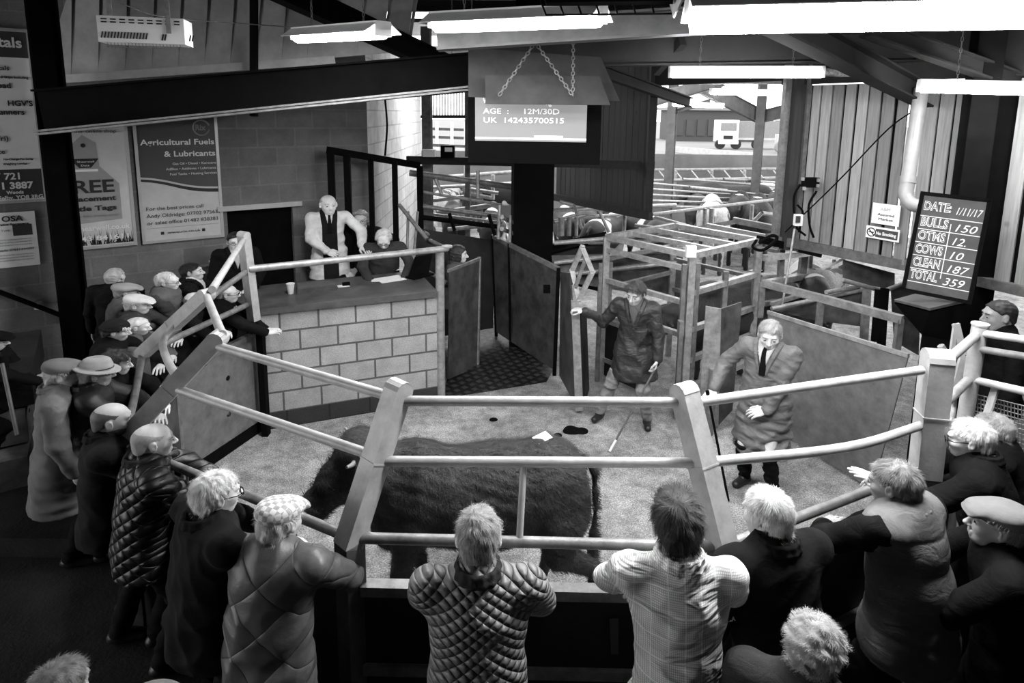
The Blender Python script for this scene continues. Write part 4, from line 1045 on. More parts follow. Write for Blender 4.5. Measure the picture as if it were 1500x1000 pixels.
# ================================================================== weigh crate
cr = empty('weigh_crate', PZ(1000, 590, 0), 'open topped crate of square steel tube behind the two men in the ring', 'cattle crate')
zc = 2.0
cA = PZ(889, 347, zc); cB = PZ(1014, 374, zc); cC = PZ(1112, 352, zc); cD_ = cA+cC-cB
def cb(a, b, w=.065, mat=STEEL, name='bar', h=None): MB().beam(a, b, w, h or w).build(name, mat, cr)
def at(p, z): return np.array([p[0], p[1], z])
for p, q in ((cA, cB), (cB, cC), (cC, cD_), (cD_, cA)): cb(at(p, zc), at(q, zc), .07)
for f in (.35, .68): cb(at(cA*(1-f)+cD_*f, zc-.01), at(cB*(1-f)+cC*f, zc-.01), .06)
for p in (cA, cB, cC, cD_):
    cb(at(p, 0), at(p, zc), .08, name='post'); 
for off in ((.09, .05), (-.09, -.02)):
    cb(at(cB, 0)+[off[0], off[1], 0], at(cB, zc-.1)+[off[0], off[1], 0], .05, STEELD, 'post'); cb(at(cA, 0)+[off[0]*.8, off[1], 0], at(cA, zc-.35)+[off[0]*.8, off[1], 0], .05, STEELD, 'post')
for z in (1.83, 1.42, 1.02): cb(at(cA, z), at(cB, z), .06)
for z in (1.55, 1.1, .72, .35): cb(at(cB, z), at(cC, z), .065)
for z in (1.5, 1.05, .6): cb(at(cC, z), at(cD_, z), .05, STEELD)
for z in (1.7, 1.3, .8): cb(at(cD_, z), at(cA, z), .05, STEELD)
for f in (.5,): cb(at(cB*(1-f)+cC*f, .2), at(cB*(1-f)+cC*f, 1.7), .06, STEELD)
MB().plate([at(cA, .1), at(cA*.45+cB*.55, .1), at(cA*.45+cB*.55, .85), at(cA, .85)], .02).build('sheet', PLATED, cr)
cb(at(cA, .87), at(cA*.45+cB*.55, .87), .06); cb(at(cA, .32), at(cA*.5+cB*.5, .32), .06)
MB().box(PD(1012, 368, 6.9), (.11, .06, .13)).build('latch', WHITEP, cr); MB().box(PD(997, 480, 6.9), (.05, .1, .16)).build('latch', STEELD, cr)
MB().tube(curve([PD(1108, 352, 7.6), PD(1103, 362, 7.5), PD(1118, 366, 7.5), PD(1138, 350, 7.5), PD(1130, 345, 7.5), PD(1112, 356, 7.5)], 5), .02, 6).build('rope_loop', BLACK, cr)
# second crate run behind to the right
cr2 = empty('loading_race', PZ(1180, 560, 0), 'second run of square tube race to the right behind the crate', 'cattle race')
def c2(a, b, w=.06, mat=STEEL): MB().beam(a, b, w).build('bar', mat, cr2)
d0, d1 = 8.3, 9.6
for (x0, y0, e0, x1, y1, e1, w, mt_) in [(1112, 350, 7.9, 1200, 372, 8.6, .09, BLACKST), (1074, 322, 9.8, 1165, 340, 9.3, .09, STEELD), (1035, 330, 9.4, 1150, 352, 8.8, .07, STEEL), (1120, 378, 8, 1185, 370, 8.8, .08, STEEL), (1120, 415, 8, 1180, 404, 8.8, .08, STEEL), (1118, 445, 8, 1180, 432, 8.8, .06, STEELD),
                                       (1075, 325, 9.8, 965, 345, 11, .07, STEEL), (1178, 368, 8.8, 1172, 425, 8.8, .09, STEELD), (1188, 368, 8.9, 1184, 420, 8.9, .05, STEEL), (1240, 380, 9.6, 1185, 406, 9.0, .06, STEEL), (1235, 380, 9.6, 1230, 425, 9.6, .08, STEELD), (1222, 380, 9.6, 1218, 425, 9.6, .04, STEEL),
                                       (1130, 445, 8, 1195, 425, 8.4, .05, STEEL), (1170, 360, 9, 1235, 376, 9.6, .06, STEELD), (1145, 365, 8.4, 1140, 470, 8.4, .07, STEELD)]:
    c2(PD(x0, y0, e0), PD(x1, y1, e1), w, mt_)
# near right gate with sheet and angle rail
g = empty('ring_side_gate', PZ(1210, 680, 0), 'big scuffed steel sheet panel behind the man with the stick', 'gate')
s0 = PZ(1135, 633, 0); s1 = PZ(1278, 722, 0); nG = nrm(np.cross(s1-s0, (0, 0, 1))); u0_ = PN(1125, 457, s0, nG); u1_ = PN(1331, 521, s0, nG)
MB().plate([s0+[0, 0, .04], s1+[0, 0, .04], u1_, u0_], .015).build('sheet', PLATEL, g)
MB().beam(u0_, u1_, .03, .04).build('rim', STEEL, g)
r0 = PD(1117, 414, 7.2); r1 = PD(1322, 468, 6.1); MB().beam(r0, r1, .07, .08).build('top_rail', STEELD, g)
for f, y in ((0, 480), (.46, 490), (.985, 515)):
    p = r0*(1-f)+r1*f; MB().beam(p, [p[0], p[1], p[2]-.42], .06, .05).build('upright', STEELD, g)
g = empty('pen_gate', PZ(1250, 600, 0), 'grey sheeted pen gate under the timber boards, behind the big steel sheet', 'gate')
for q, mt_ in [([(1235, 380), (1310, 400), (1310, 425), (1235, 410)], PLATE), ([(1135, 455), (1265, 425), (1262, 478), (1200, 470)], PLATE), ([(1305, 420), (1350, 400), (1345, 520), (1310, 500)], PLATE)]:
    MB().plate([PD(*p, 7.6) for p in q], .02).build('sheet', mt_, g)
for a, b in [((1130, 452), (1270, 423)), ((1234, 410), (1300, 428)), ((1210, 428), (1258, 420)), ((1300, 424), (1325, 414)), ((1265, 457), (1290, 464))]:
    MB().tube([PD(*a, 7.4), PD(*b, 7.6)], .028, 8).build('rail', STEEL, g)
for x, y0, y1, mt_ in ((1270, 424, 520, STEELD), (1296, 422, 520, BLACKST), (1288, 424, 500, BLACKST)): MB().beam(PD(x, y0, 7.4), PD(x-6, y1, 7.4), .07).build('upright', mt_, g)
# tall flanged post and its round leg
g = empty('gate_post', PZ(1040, 640, 0), 'wide pale folded steel post left of the man with the stick', 'post')
b0 = PZ(1040, 632, 0); y_ = b0[1]
MB().plate([PY(1022, 625, y_), PY(1052, 622, y_), PY(1056, 452, y_), PY(1034, 448, y_)], .02).build('plate', STEEL, g)
MB().plate([PY(1052, 622, y_), PY(1072, 600, y_+.1), PY(1086, 442, y_+.15), PY(1056, 452, y_)], .02).build('plate', PLATE, g)
MB().tube([[PY(1040, 600, y_-.06)[0], y_-.06, 0], PY(1046, 540, y_-.06)], .05, 12).build('round_leg', STEELD, g)
MB().beam(PY(1052, 455, y_+.02), PY(1052, 620, y_+.02), .03).build('edge_bar', STEELD, g)

# ================================================================== background pens: runs of rails
def pen(label, segs, r=.03, d=12, mat=STEEL, posts=()):
    g = empty('pen_fence', PD(segs[0][0], segs[0][1], segs[0][2])*[1, 1, 0], label, 'pen fence', 'pen fences behind the ring')
    for (x0, y0, a, x1, y1, b, *rr) in segs: MB().tube([PD(x0, y0, a), PD(x1, y1, b)], rr[0] if rr else r, 7, False).build('rail', mat, g)
    for (x, y0, y1, a, *rr) in posts: 
        p = PD(x, y0, a); q = PY(x, y1, p[1]); MB().tube([p, [p[0], p[1], q[2]]], rr[0] if rr else r*1.2, 7).build('post', mat, g)
    return g
pen('nearest pen fence with one long rail below the timber screen and cattle rumps', [(955, 314, 11, 1170, 288, 13), (960, 318, 11, 1040, 340, 10), (1010, 345, 10.5, 1160, 372, 10), (930, 330, 11, 1110, 352, 10)], .032, posts=[(1033, 305, 330, 11.6), (1043, 305, 330, 11.6, .05), (1102, 300, 325, 12)])
pen('far pen fence with slanted bars below the concrete wall', [(955, 249, 19.4, 1170, 247, 19.8, .05), (940, 265, 18, 1170, 260, 19, .05)]+[(965+i*24, 250, 19.4, 975+i*24, 262, 18.6, .025) for i in range(9)], .04, posts=[(990, 250, 290, 18.5), (1043, 249, 285, 19), (1091, 249, 280, 19)])
pen('fan of long pen rails receding beyond the cattle backs', [(950, 268+i*8.5, 14-i*.3, 1065+i*4, 278+i*6.5, 17-i*.4, .026) for i in range(5)]+[(1000, 262, 16, 1160, 275, 18), (1060, 262, 16, 1165, 269, 18), (1010, 274, 15, 1165, 290, 17)], .03)
pen('pen fence with curved hoops at the right of the cattle', [(1140, 313, 11.5, 1160, 300, 12), (1160, 300, 12, 1175, 298, 12), (1105, 323, 10.5, 1116, 312, 10.5), (1116, 312, 10.5, 1165, 318, 11)], .035)
pen('pen fence between the black column and the timber screen', [(805, 308, 11, 990, 300, 13, .04), (812, 325, 10.5, 857, 315, 10.6, .04), (843, 318, 10.8, 955, 312, 12), (820, 295, 11.2, 840, 300, 11.2), (840, 300, 11.2, 852, 335, 11), (878, 310, 11, 892, 340, 11), (808, 358, 9.6, 1040, 350, 9, .03)], .03, posts=[(822, 318, 345, 10.5, .06), (834, 318, 345, 10.5, .04), (845, 318, 345, 10.5, .03), (915, 312, 345, 11)])
pen('pen fence seen through the race gate bars at left of the column', [(618, 262, 14, 750, 252, 14.5, .05), (625, 275, 13, 752, 268, 14), (640, 312, 11.5, 718, 301, 11.8, .05), (656, 336, 11, 716, 330, 11, .04), (632, 294, 12, 680, 288, 12), (690, 277, 13, 730, 283, 13), (690, 284, 13, 720, 290, 13), (620, 312, 11, 735, 326, 10.6, .025)], .04, posts=[(722, 256, 292, 13.8), (683, 235, 268, 14, .06)])
g = empty('trough_panel', PZ(860, 420, 0)*[1, 1, 0], 'black sheeted pen panel with a pipe below it behind the diamond gate', 'panel')
MB().plate([PD(812, 356, 9.5), PD(888, 340, 9.8), PD(888, 352, 9.5), PD(808, 370, 9.3)], .03).build('sheet', BLACK, g)
MB().plate([PD(808, 358, 9.5), PD(890, 352, 9.5), PD(890, 430, 9.5), PD(812, 410, 9.5)], .03).build('sheet', PLATED, g)
MB().plate([PD(808, 374, 9.3), PD(1000, 370, 9.3), PD(1000, 440, 9.3), PD(812, 410, 9.3)], .03).build('sheet', PLATE, g)
for y, y2 in ((356, 355), (385, 378), (404, 398)): MB().tube([PD(812, y, 9.2), PD(1000, y2-15, 9.0)], .035, 8).build('pipe', STEEL, g)

# ================================================================== advertising signs
def sign(name, tl, tr, br, bl, label, cat='sign', off=.03, plane=None, face=PAPER, fr=ALU, fw=.035, group=None):
    P0, N0 = plane if plane else (LP, LN)
    c = [PN(*p, P0+N0*off, N0) for p in (tl, tr, br, bl)]
    x = nrm((c[2]-c[3])*[1, 1, 0]); W = float(((c[2]-c[3])@x+(c[1]-c[0])@x)/2); Hh = float((c[0][2]-c[3][2]+c[1][2]-c[2][2])/2)
    o = (c[0]+c[1]+c[2]+c[3])/4
    r = empty(name, label=label, cat=cat, mat4=frame_mat(o, x, (0, 0, 1)), group=group)
    lbox(r, 'board', 0, 0, W, Hh, face, 0, .012)
    if fr:
        mb = MB()
        for s in (-1, 1): mb.box((0, s*(Hh/2-fw/2), .008), (W, fw, .025)); mb.box((s*(W/2-fw/2), 0, .008), (fw, Hh-2*fw, .024))
        mb.build('frame', fr, r, rel=False)
    return r, W, Hh
def L(r, W, Hh, s, fx, fy, fh, mat, width=None, align='LEFT', bold=0, **k):
    """text with its left edge (or right edge) at fraction fx, baseline at fraction fy from the top, capital height fh of the sign height"""
    return lettering(s, r, -W/2+fx*W, Hh/2-fy*Hh, fh*Hh/.7, mat, .0145 if 'z' not in k else k.pop('z'), align, bold=bold, width=None if width is None else width*W, **k)
PNG = M('dark_print_panel', .045, .5, .1, 4, 0, spec=.5); PGR = M('light_print_panel', .55, .5, .1, 4, 0)
# fuel sign
r, W, Hh = sign('fuel_sign', (194, 172), (317, 158), (328, 345), (208, 359), 'framed advertising sign headed Agricultural Fuels and Lubricants on the block wall', face=PGR)
def poly(parent, name, pts, mat, z=.009, t=.002):
    n = len(pts); V = [(x, y, z) for x, y in pts]+[(x, y, z-t) for x, y in pts]
    mb = MB(); mb.add(V, [list(range(n)), list(range(n, 2*n))[::-1]]+[[i, i+n, (i+1) % n+n, (i+1) % n] for i in range(n)]); return mb.build(name, mat, parent, rel=False)
def FR(x, y): return (-W/2+x*W, Hh/2-y*Hh)
def wave(base, amp): return [(x, base+amp*(math.tanh((x-.42)*3.2)+.6)) for x in np.linspace(.04, .96, 16)]
w1 = wave(.50, .055); poly(r, 'dark_panel', [FR(.04, .03)]+[FR(*p) for p in w1]+[FR(.96, .03)], PNG, .010)
w2 = wave(.515, .055); w3 = wave(.535, .06); poly(r, 'dark_wave', [FR(*p) for p in w2]+[FR(*p) for p in w3[::-1]], INK, .010)
L(r, W, Hh, 'Agricultural Fuels', .07, .245, .042, INKW, .88, bold=.002); L(r, W, Hh, '& Lubricants', .33, .335, .042, INKW, .62, bold=.002)
L(r, W, Hh, 'Gas Oil \u2022 Diesel \u2022 Kerosene', .42, .40, .018, INKW, .53); L(r, W, Hh, 'AdBlue \u2022 Additives \u2022 Lubricants', .34, .44, .018, INKW, .61); L(r, W, Hh, 'Fuel Tanks \u2022 Heating Services', .38, .48, .018, INKW, .57)
L(r, W, Hh, 'Rix', .72, .135, .045, GREYP, .13, bold=.003)
mb = MB(); c_ = FR(.80, .115); mb.tube([(c_[0]+.1*W*math.cos(a), c_[1]+.1*W*math.sin(a), .012) for a in np.linspace(.3, 6.0, 26)], .011*W, 6); mb.build('logo_ring', GREYP, r, rel=False)
L(r, W, Hh, 'For the best prices call', .07, .745, .028, INK, .68); L(r, W, Hh, 'Andy Oldridge: 07702 975632', .07, .80, .028, INK, .9); L(r, W, Hh, 'or sales office 01482 838383', .07, .855, .028, INK, .86)
lbox(r, 'printed_rule', 0, Hh/2-.885*Hh, W*.88, .004, GREYP, .009, .002); L(r, W, Hh, 'www.rix.co.uk', .30, .935, .02, INK, .4)
for fx in (.24, .74): lbox(r, 'icon', -W/2+fx*W, Hh/2-.928*Hh, .04*W, .04*W, INK, .009, .002)
# tag sign
r, W, Hh = sign('ear_tag_sign', (62, 180), (187, 168), (199, 357), (78, 371), 'framed advertising sign offering free replacement cattle tags, half behind the black column', face=PGR)
W2 = W
L(r, W, Hh, 'Sheerwell Data', .40, .035, .03, INK, .5); L(r, W, Hh, 'Visit our online shop', .20, .105, .026, INK, .66)
poly(r, 'tag_shape', [FR(.30, .62), FR(.26, .5), FR(.3, .2), FR(.45, .12), FR(.6, .18), FR(.62, .36), FR(.84, .5), FR(.84, .78), FR(.3, .8)], M('mid_print_panel', .3, .5, .1, 4, 0), .008)
mb = MB(); c_ = FR(.45, .2); mb.tube([(c_[0], c_[1], .008), (c_[0], c_[1], .012)], .03*W, 12); mb.build('tag_hole', INK, r, rel=False)
poly(r, 'logo_shield', [FR(.28, .30), FR(.62, .30), FR(.52, .37), FR(.38, .37)], INK, .011); L(r, W, Hh, 'Shearwell', .36, .33, .014, INKW, .2); L(r, W, Hh, 'Data', .40, .358, .014, INKW, .1)
lbox(r, 'logo_strip', -W/2+.45*W, Hh/2-.39*Hh, .3*W, .018*Hh, INKW, .011, .002)
L(r, W, Hh, 'FREE', .13, .56, .095, INK, .63, bold=.005); L(r, W, Hh, 'Replacement', .10, .625, .036, INK, .68, bold=.003); L(r, W, Hh, 'Cattle Tags', .12, .70, .036, INK, .66, bold=.003); L(r, W, Hh, 'Safe - No extra cost', .18, .75, .02, GREYP, .62)
mb = MB()
for i in range(70):
    x = random.uniform(.05, .95); h_ = random.uniform(.03, .12); a = FR(x, .97); b = FR(x+random.uniform(-.06, .06), .97-h_); mb.add([(a[0]-.008, a[1], .009), (a[0]+.008, a[1], .009), (b[0], b[1], .009)], [[0, 1, 2]])
o = mb.build('printed_grass', INK, r, rel=False); o['kind'] = 'stuff'
L(r, W, Hh, 'www.shearwell.co.uk', .03, .855, .036, INKW, .90, bold=.002, z=.016); L(r, W, Hh, '01643 841611', .10, .935, .036, INKW, .80, bold=.002, z=.016)
# skip hire sign at the left edge
r, W, Hh = sign('hire_sign', (-90, 38), (41, 40), (71, 292), (-56, 304), 'tall framed sign at the left edge ending in the postcode YO8 3RG', face=WHITEP, fw=.03)
lbox(r, 'dark_panel', 0, Hh*.41, W*.95, Hh*.145, PNG, .008, .004); lbox(r, 'dark_panel', 0, -Hh*.39, W*.95, Hh*.175, PNG, .008, .004)
RR = lambda s, fy, fh, mat=INK, fx=.93, b=.001, w=None: L(r, W, Hh, s, fx, fy, fh, mat, w, 'RIGHT', bold=b)
RR('Metals', .105, .055, INKW, .90, .004); RR('Scrap Metals', .235, .024, INK, .72); RR('All Skips Including', .28, .013); RR('Road', .335, .03, INK, .72, .002); RR('By', .385, .03, INK, .5, .002); RR("HGV'S", .435, .03, INK, .95, .002); RR('Scanners', .485, .03, INK, .84, .002); RR('Delivery', .585, .03, INK, .52, .002); RR('(mon-fri)', .635, .028, INK, .62); RR('Clearance', .71, .026, INK, .56); RR('No Charge For Scrap', .748, .011, INK, .88); RR('Weighing Lorries', .775, .011, INK, .8)
RR('01757 721', .86, .038, INKW, .72, .003); RR('07711 3887', .915, .038, INKW, .84, .004); RR('Woods', .945, .018, INKW, .72, .002); RR('Selby, YO8 3RG', .978, .022, INKW, .95, .002)
# small notice below
r, W, Hh = sign('paper_notice', (-40, 312), (50, 311), (60, 388), (-32, 395), 'small white printed notice headed OSA below the postcode sign', face=PAPER, fr=None)
L(r, W, Hh, 'OSA', .45, .16, .10, INK, .35, bold=.002)
L(r, W, Hh, 'Paint Sprayers', .38, .23, .035, INK, .5, bold=.001); lbox(r, 'printed_photo', W*.27, Hh*.17, W*.32, Hh*.2, PNG, .007, .002); L(r, W, Hh, 'York', .42, .34, .04, GREYP, .15)
for k, fy in enumerate((.50, .55, .60, .78, .83, .88)): L(r, W, Hh, 'all commercial and farm work undertaken here', .3, fy, .02, GREYP, .6)
L(r, W, Hh, 'Mobile: 07831 444357', .3, .70, .04, INK, .62)

# ================================================================== monitor and hanging sheets
def local_rig(px, py, d, ang, name, label, cat):
    o = PD(px, py, d); x = np.array([math.cos(ang), math.sin(ang), 0]); return empty(name, label=label, cat=cat, mat4=frame_mat(o, x, (0, -.02, 1)))
r = local_rig(777, 172, 6.3, rad(-6), 'weight_display', 'large black weight display screen reading AGE and UK ear tag number', 'screen')
k_ = 6.3/FP
m_, t_, b_ = nt('lit_display_screen'); b_.inputs['Base Color'].default_value = (.1, .1, .1, 1); b_.inputs['Emission Color'].default_value = (1, 1, 1, 1); b_.inputs['Emission Strength'].default_value = .30; SCR = m_
SCRT = Memit('lit_characters', .9, .75); SCRW = Memit('lit_strip', .8, .62)
mb = MB(); mb.box((5*k_, -4*k_, -.12), (196*k_, 128*k_, .2)); mb.build('cabinet', BLACK, r, rel=False)
lbox(r, 'lit_screen', 0, -.5*k_*2, 164*k_, 68*k_, SCR, -.012, .02)
lbox(r, 'lit_strip', 0, -31*k_, 164*k_, 2.4*k_, SCRW, .002, .004); lbox(r, 'lit_box', 27*k_, -29*k_, 42*k_, 5.5*k_, SCRW, .005, .004)
for s, x, y, w_ in (('W :', -70, 20, 12), ('AGE  :     12M/30D', -70, 5, 112), ('UK  142435700515', -70, -8, 118), ('kg', 22, 18, 8)):
    lettering(s, r, x*k_, y*k_, 11*k_, SCRT, .003, width=w_*k_)
g = empty('hanging_sheet', PD(790, 115, 5.7), 'bent metal sheet hung on chains above the display screen', 'metal sheet')
MB().plate([PD(686, 142, 6.0), PD(908, 148, 6.0), PD(880, 84, 6.2), PD(686, 70, 6.2)], .006).build('sheet', GALV, g)
MB().plate([PD(711, 152, 5.7), PD(894, 154, 5.7), PD(878, 112, 5.8), PD(711, 110, 5.8)], .006).build('sheet', GALV, g)
for a, b in (((784, 62), (731, 140)), ((784, 62), (838, 138)), ((840, 55), (839, 140))):
    mb = MB(); chain(mb, PD(*a, 5.9), PD(*b, 5.55), .007); mb.build('chain', STEELD, g)
# small things on the far plank
g = empty('junction_box', PD(630, 228, 10.2), 'pale plastic box on the dark plank left of the bright opening', 'box'); MB().box(PD(629, 224, 10.15), (.2, .15, .12)).build('box', WHITEP, g)
g = empty('speaker_box', PD(655, 228, 10.2), 'small black box with a white panel on the dark plank', 'box'); MB().box(PD(656, 222, 10.1), (.22, .18, .2)).build('case', BLACK, g); MB().box(PD(657, 219, 9.98), (.12, .02, .07)).build('panel', WHITEP, g)

# ================================================================== heater, cage
def heater(o, ang, label):
    x = np.array([math.cos(ang), math.sin(ang), 0]); r = empty('electric_heater', label=label, cat='heater', mat4=frame_mat(o, x, (0, 0, 1)))
    MB().box((0, 0, 0), (.62, .2, .26)).build('case', WHITEP, r, rel=False)
    mb = MB()
    for i in range(15): mb.box((-.28+.0225*i, -.045, .132), (.008, .05, .004), Rz(-.25))
    for i in range(2): mb.box((.15+.2*i, -.05, .132), (.01, .05, .004), Rz(-.25)); mb.box((.17+.2*i, -.05, .132), (.01, .05, .004), Rz(-.25))
    for j in (0, 1):
        for i in range(9): mb.box((-.26+.065*i, .075-.022*j, .132), (.04, .01, .004))
    mb.build('vent_slots', INK, r, rel=False)
    mb = MB()
    for i in range(22): mb.beam((-.26+.025*i, -.1, .1), (-.26+.025*i, -.14, .08), .003, .003, (1, 0, 0)); 
    for y in (-.12, -.135): mb.beam((-.27, y, .1), (.27, y, .1), .004)
    mb.build('guard_grille', STEELD, r, rel=False)
    for x_ in (-.21, .2): MB().beam((x_, -.02 if x_ > 0 else .1, .14), (x_, .9, .14), .035, .01, (0, 0, 1)).build('hanger', STEEL, r, rel=False)
    return r
heater(PD(215, 47, 5.0), rad(14), 'white slotted electric heater hanging at top left in front of pale cladding')
g = empty('cage_heater', PD(890, 8, 3.6), 'black wire mesh caged heater at the top edge between the lamps', 'heater')
mb = MB(); a_, b_, c_, d_ = PD(800, 22, 3.5), PD(985, 20, 3.4), PD(975, -30, 3.9), PD(780, -30, 4.0)
for i in range(8): f = i/7; mb.tube([a_*(1-f)+b_*f, d_*(1-f)+c_*f], .006, 5)
for i in range(5): f = i/4; mb.tube([a_*(1-f)+d_*f, b_*(1-f)+c_*f], .006, 5)
mb.build('mesh_guard', BLACK, g); MB().plate([p+[0, 0, .06] for p in (a_, b_, c_, d_)], .02).build('body', BLACKST, g)
MB().plate([PD(972, -30, 3.9), PD(1000, 0, 3.3), PD(987, 26, 3.3)], .01).build('end_plate', ENAM, g)

# ================================================================== chalkboard and signs on the timber boards
Wpl = (W3(WC, 0), nW3)
oc = PD(1388, 362, 5.35); r = empty('chalkboard', label='chalkboard tally of the day reading DATE BULLS OTMS COWS CLEAN TOTAL', cat='chalkboard', mat4=None)
c4 = [PD(1352, 283, 5.45), PD(1453, 295, 5.15), PD(1417, 442, 5.15), PD(1323, 424, 5.45)]
x_ = nrm((c4[1]-c4[0])+(c4[2]-c4[3])); y_ = nrm((c4[0]-c4[3])+(c4[1]-c4[2])); o_ = sum(c4)/4
r.matrix_world = frame_mat(o_, x_, y_); W = float(np.linalg.norm(c4[1]-c4[0]+c4[2]-c4[3])/2); Hh = float(np.linalg.norm(c4[0]-c4[3]+c4[1]-c4[2])/2)
lbox(r, 'board', 0, 0, W, Hh, SLATE, 0, .02)
mb = MB()
for s in (-1, 1): mb.box((0, s*(Hh/2), .01), (W+.03, .03, .04)); mb.box((s*(W/2), 0, .01), (.03, Hh, .04))
mb.build('frame', BLACKST, r, rel=False)
mb = MB()
for f in (.225, .36, .495, .63, .765, .90): mb.box((0, Hh/2-f*Hh, .012), (W*.93, .006, .003))
mb.box((W*.02, -Hh*.05, .012), (.006, Hh*.55, .003)); mb.build('chalk_lines', CHALK, r, rel=False)
for i, (s, v) in enumerate((('DATE:', '1/11/17'), ('BULLS', '150'), ('OTMS', '12.'), ('COWS', '10'), ('CLEAN', '187'), ('TOTAL', '359'))):
    fy = (.16, .325, .462, .60, .735, .865)[i]
    cu_m = CHALK; L(r, W, Hh, s, .06, fy, .085, cu_m, .42, bold=.0045, z=.012); 
    L(r, W, Hh, s, .06, fy, .085, SLATE, .41, bold=-.0015, z=.0145)
    L(r, W, Hh, v, .55 if i else .54, fy+.015, .075, CHALK, .38 if i == 0 else (.32 if i in (1, 4, 5) else .2), z=.012, shear=.3)
g = empty('lectern_box', PZ(1370, 560, 0), 'black wedge shaped box under the chalkboard', 'box')
T4 = [PD(1310, 440, 5.6), PD(1364, 425, 5.9), PD(1420, 440, 5.3), PD(1362, 453, 5.0)]
MB().plate(T4, .02).build('lid', M('dark_scuffed_paint', .06, .5, .4, 9, .3, 60), g)
mb = MB(); B4 = [PD(1352, 500, 5.5), PD(1380, 490, 5.7), PD(1432, 640, 5.6), PD(1385, 690, 5.2)]
T5 = [p-[0, 0, .02] for p in T4]; B5 = [np.array([p[0]*.9+.35, p[1]+.15, .02]) for p in T4]; Md = [PD(1350, 490, 5.6), PD(1380, 480, 5.9), PD(1440, 480, 5.6), PD(1395, 500, 5.2)]
mb.add(T5+Md, [[0, 1, 5, 4], [1, 2, 6, 5], [2, 3, 7, 6], [3, 0, 4, 7]]); B5 = [np.array([p[0], p[1], 0.]) for p in Md]; mb.add(Md+B5, [[0, 1, 5, 4], [1, 2, 6, 5], [2, 3, 7, 6], [3, 0, 4, 7]]); mb.build('body', BLACK, g)
def wsign(tl, tr, br, bl, label): return sign('wall_notice', tl, tr, br, bl, label, off=.09, plane=Wpl, fr=None, face=PAPER)
r, W, Hh = wsign((1280, 296), (1319, 302), (1317, 332), (1276, 326), 'white square notice reading Assured Market on the timber boards')
L(r, W, Hh, 'ABM', .3, .33, .17, M('pale_print', .6), .36); L(r, W, Hh, 'Assured', .22, .58, .12, INK, .6); L(r, W, Hh, 'Market', .26, .8, .12, INK, .52)
r, W, Hh = wsign((1270, 329), (1318, 338), (1317, 355), (1268, 347), 'No Smoking notice on the timber boards below the square notice')
lbox(r, 'dark_panel', W*.13, 0, W*.66, Hh*.7, PNG, .008, .003); L(r, W, Hh, 'No Smoking', .32, .62, .26, INKW, .6, bold=.002)
mb = MB(); mb.tube([(-W*.33+Hh*.34*math.cos(a), Hh*.34*math.sin(a), .01) for a in np.linspace(0, 6.283, 20)], .006, 5); mb.tube([(-W*.33-Hh*.24, Hh*.24, .01), (-W*.33+Hh*.24, -Hh*.24, .01)], .006, 5); mb.tube([(-W*.33-Hh*.2, -.0, .01), (-W*.33+Hh*.2, 0, .01)], .006, 5); mb.build('symbol', INK, r, rel=False)
# pvc pipe
g = empty('drain_pipe', PD(1330, 300, 6.3), 'pale grey plastic drain pipe elbowing out of the wall beside the chalkboard', 'pipe')
MB().tube([PD(1350, 130, 6.3), PD(1330, 262, 6.3)], .068, 16).build('pipe', PVC, g)
MB().tube([PD(1331, 258, 6.3), PD(1330, 268, 6.3)], .078, 16).build('collar', PVC, g)
MB().tube(curve([PD(1330, 264, 6.3), PD(1327, 285, 6.3), PD(1336, 299, 6.25), PD(1356, 303, 6.2)], 6), .07, 16).build('elbow', PVC, g)
# electric boxes at the post
g = empty('switch_gear', PD(1190, 268, 7.7), 'dark electric socket with looping cables on the timber post', 'switch box')
MB().box(PD(1187, 267, 7.6), (.18, .1, .12)).build('socket', BLACKST, g)
for p in ((1176, 262), (1178, 276), (1199, 264), (1198, 272)): MB().box(PD(*p, 7.52), (.03, .03, .04)).build('terminal', STEEL, g)
for pts in ([(1172, 270), (1163, 290), (1166, 330), (1180, 345)], [(1196, 280), (1185, 300), (1186, 330), (1192, 348)], [(1168, 300), (1176, 312), (1170, 340)]): MB().tube(curve([PD(*p, 7.65) for p in pts], 6), .014, 6).build('cable', BLACK, g)
g = empty('control_box', PD(1169, 322, 7.4), 'small pale control box hanging on a thin rod below the timber post', 'switch box')
MB().box(PD(1169, 322, 7.5), (.09, .06, .14)).build('case', WHITEP, g); MB().box(PD(1169, 321, 7.45), (.05, .02, .08)).build('cover', GALV, g); MB().tube([PD(1164, 335, 7.5), PD(1146, 447, 7.5)], .014, 7).build('rod', STEEL, g)

# ================================================================== desk things
def DT(px, py, h=0): return PZ(px, py, zdesk+h)
def cup(p, label, s=1.0):
    g = empty('foam_cup', p, label, 'cup', 'foam cups')
    MB().tube([p, p+[0, 0, .005], p+[0, 0, .115*s]], .03, 16, rr=[.028*s, .03*s, .045*s]).build('cup', WHITEP, g); mb = MB(); mb.tube([p+[0, 0, .112*s], p+[0, 0, .12*s]], .048*s, 16); mb.build('rim', WHITEP, g); return g
cup(DT(426, 430), 'white foam cup on the rostrum worktop beside the wooden box', 1.05)
g = empty('side_table', DT(310, 405)*[1, 1, 0], 'dark side ledge behind the rails carrying a foam cup', 'table')
tz = 1.5; MB().plate([PZ(250, 388, tz), PZ(318, 402, tz), PZ(360, 388, tz), PZ(290, 372, tz)], .04).build('table_top', WORKT, g)
for q in ((262, 389), (352, 388)): p = PZ(*q, tz-.03); MB().beam(p, [p[0], p[1], .72], .05).build('leg', BLACKST, g)
cup(PZ(312, 394, tz+.02), 'white foam cup on the dark ledge beside the woman in glasses', .95)
g = empty('wooden_tray', DT(462, 424), 'flat dark wooden box lying on the worktop between cup and auctioneer', 'box')
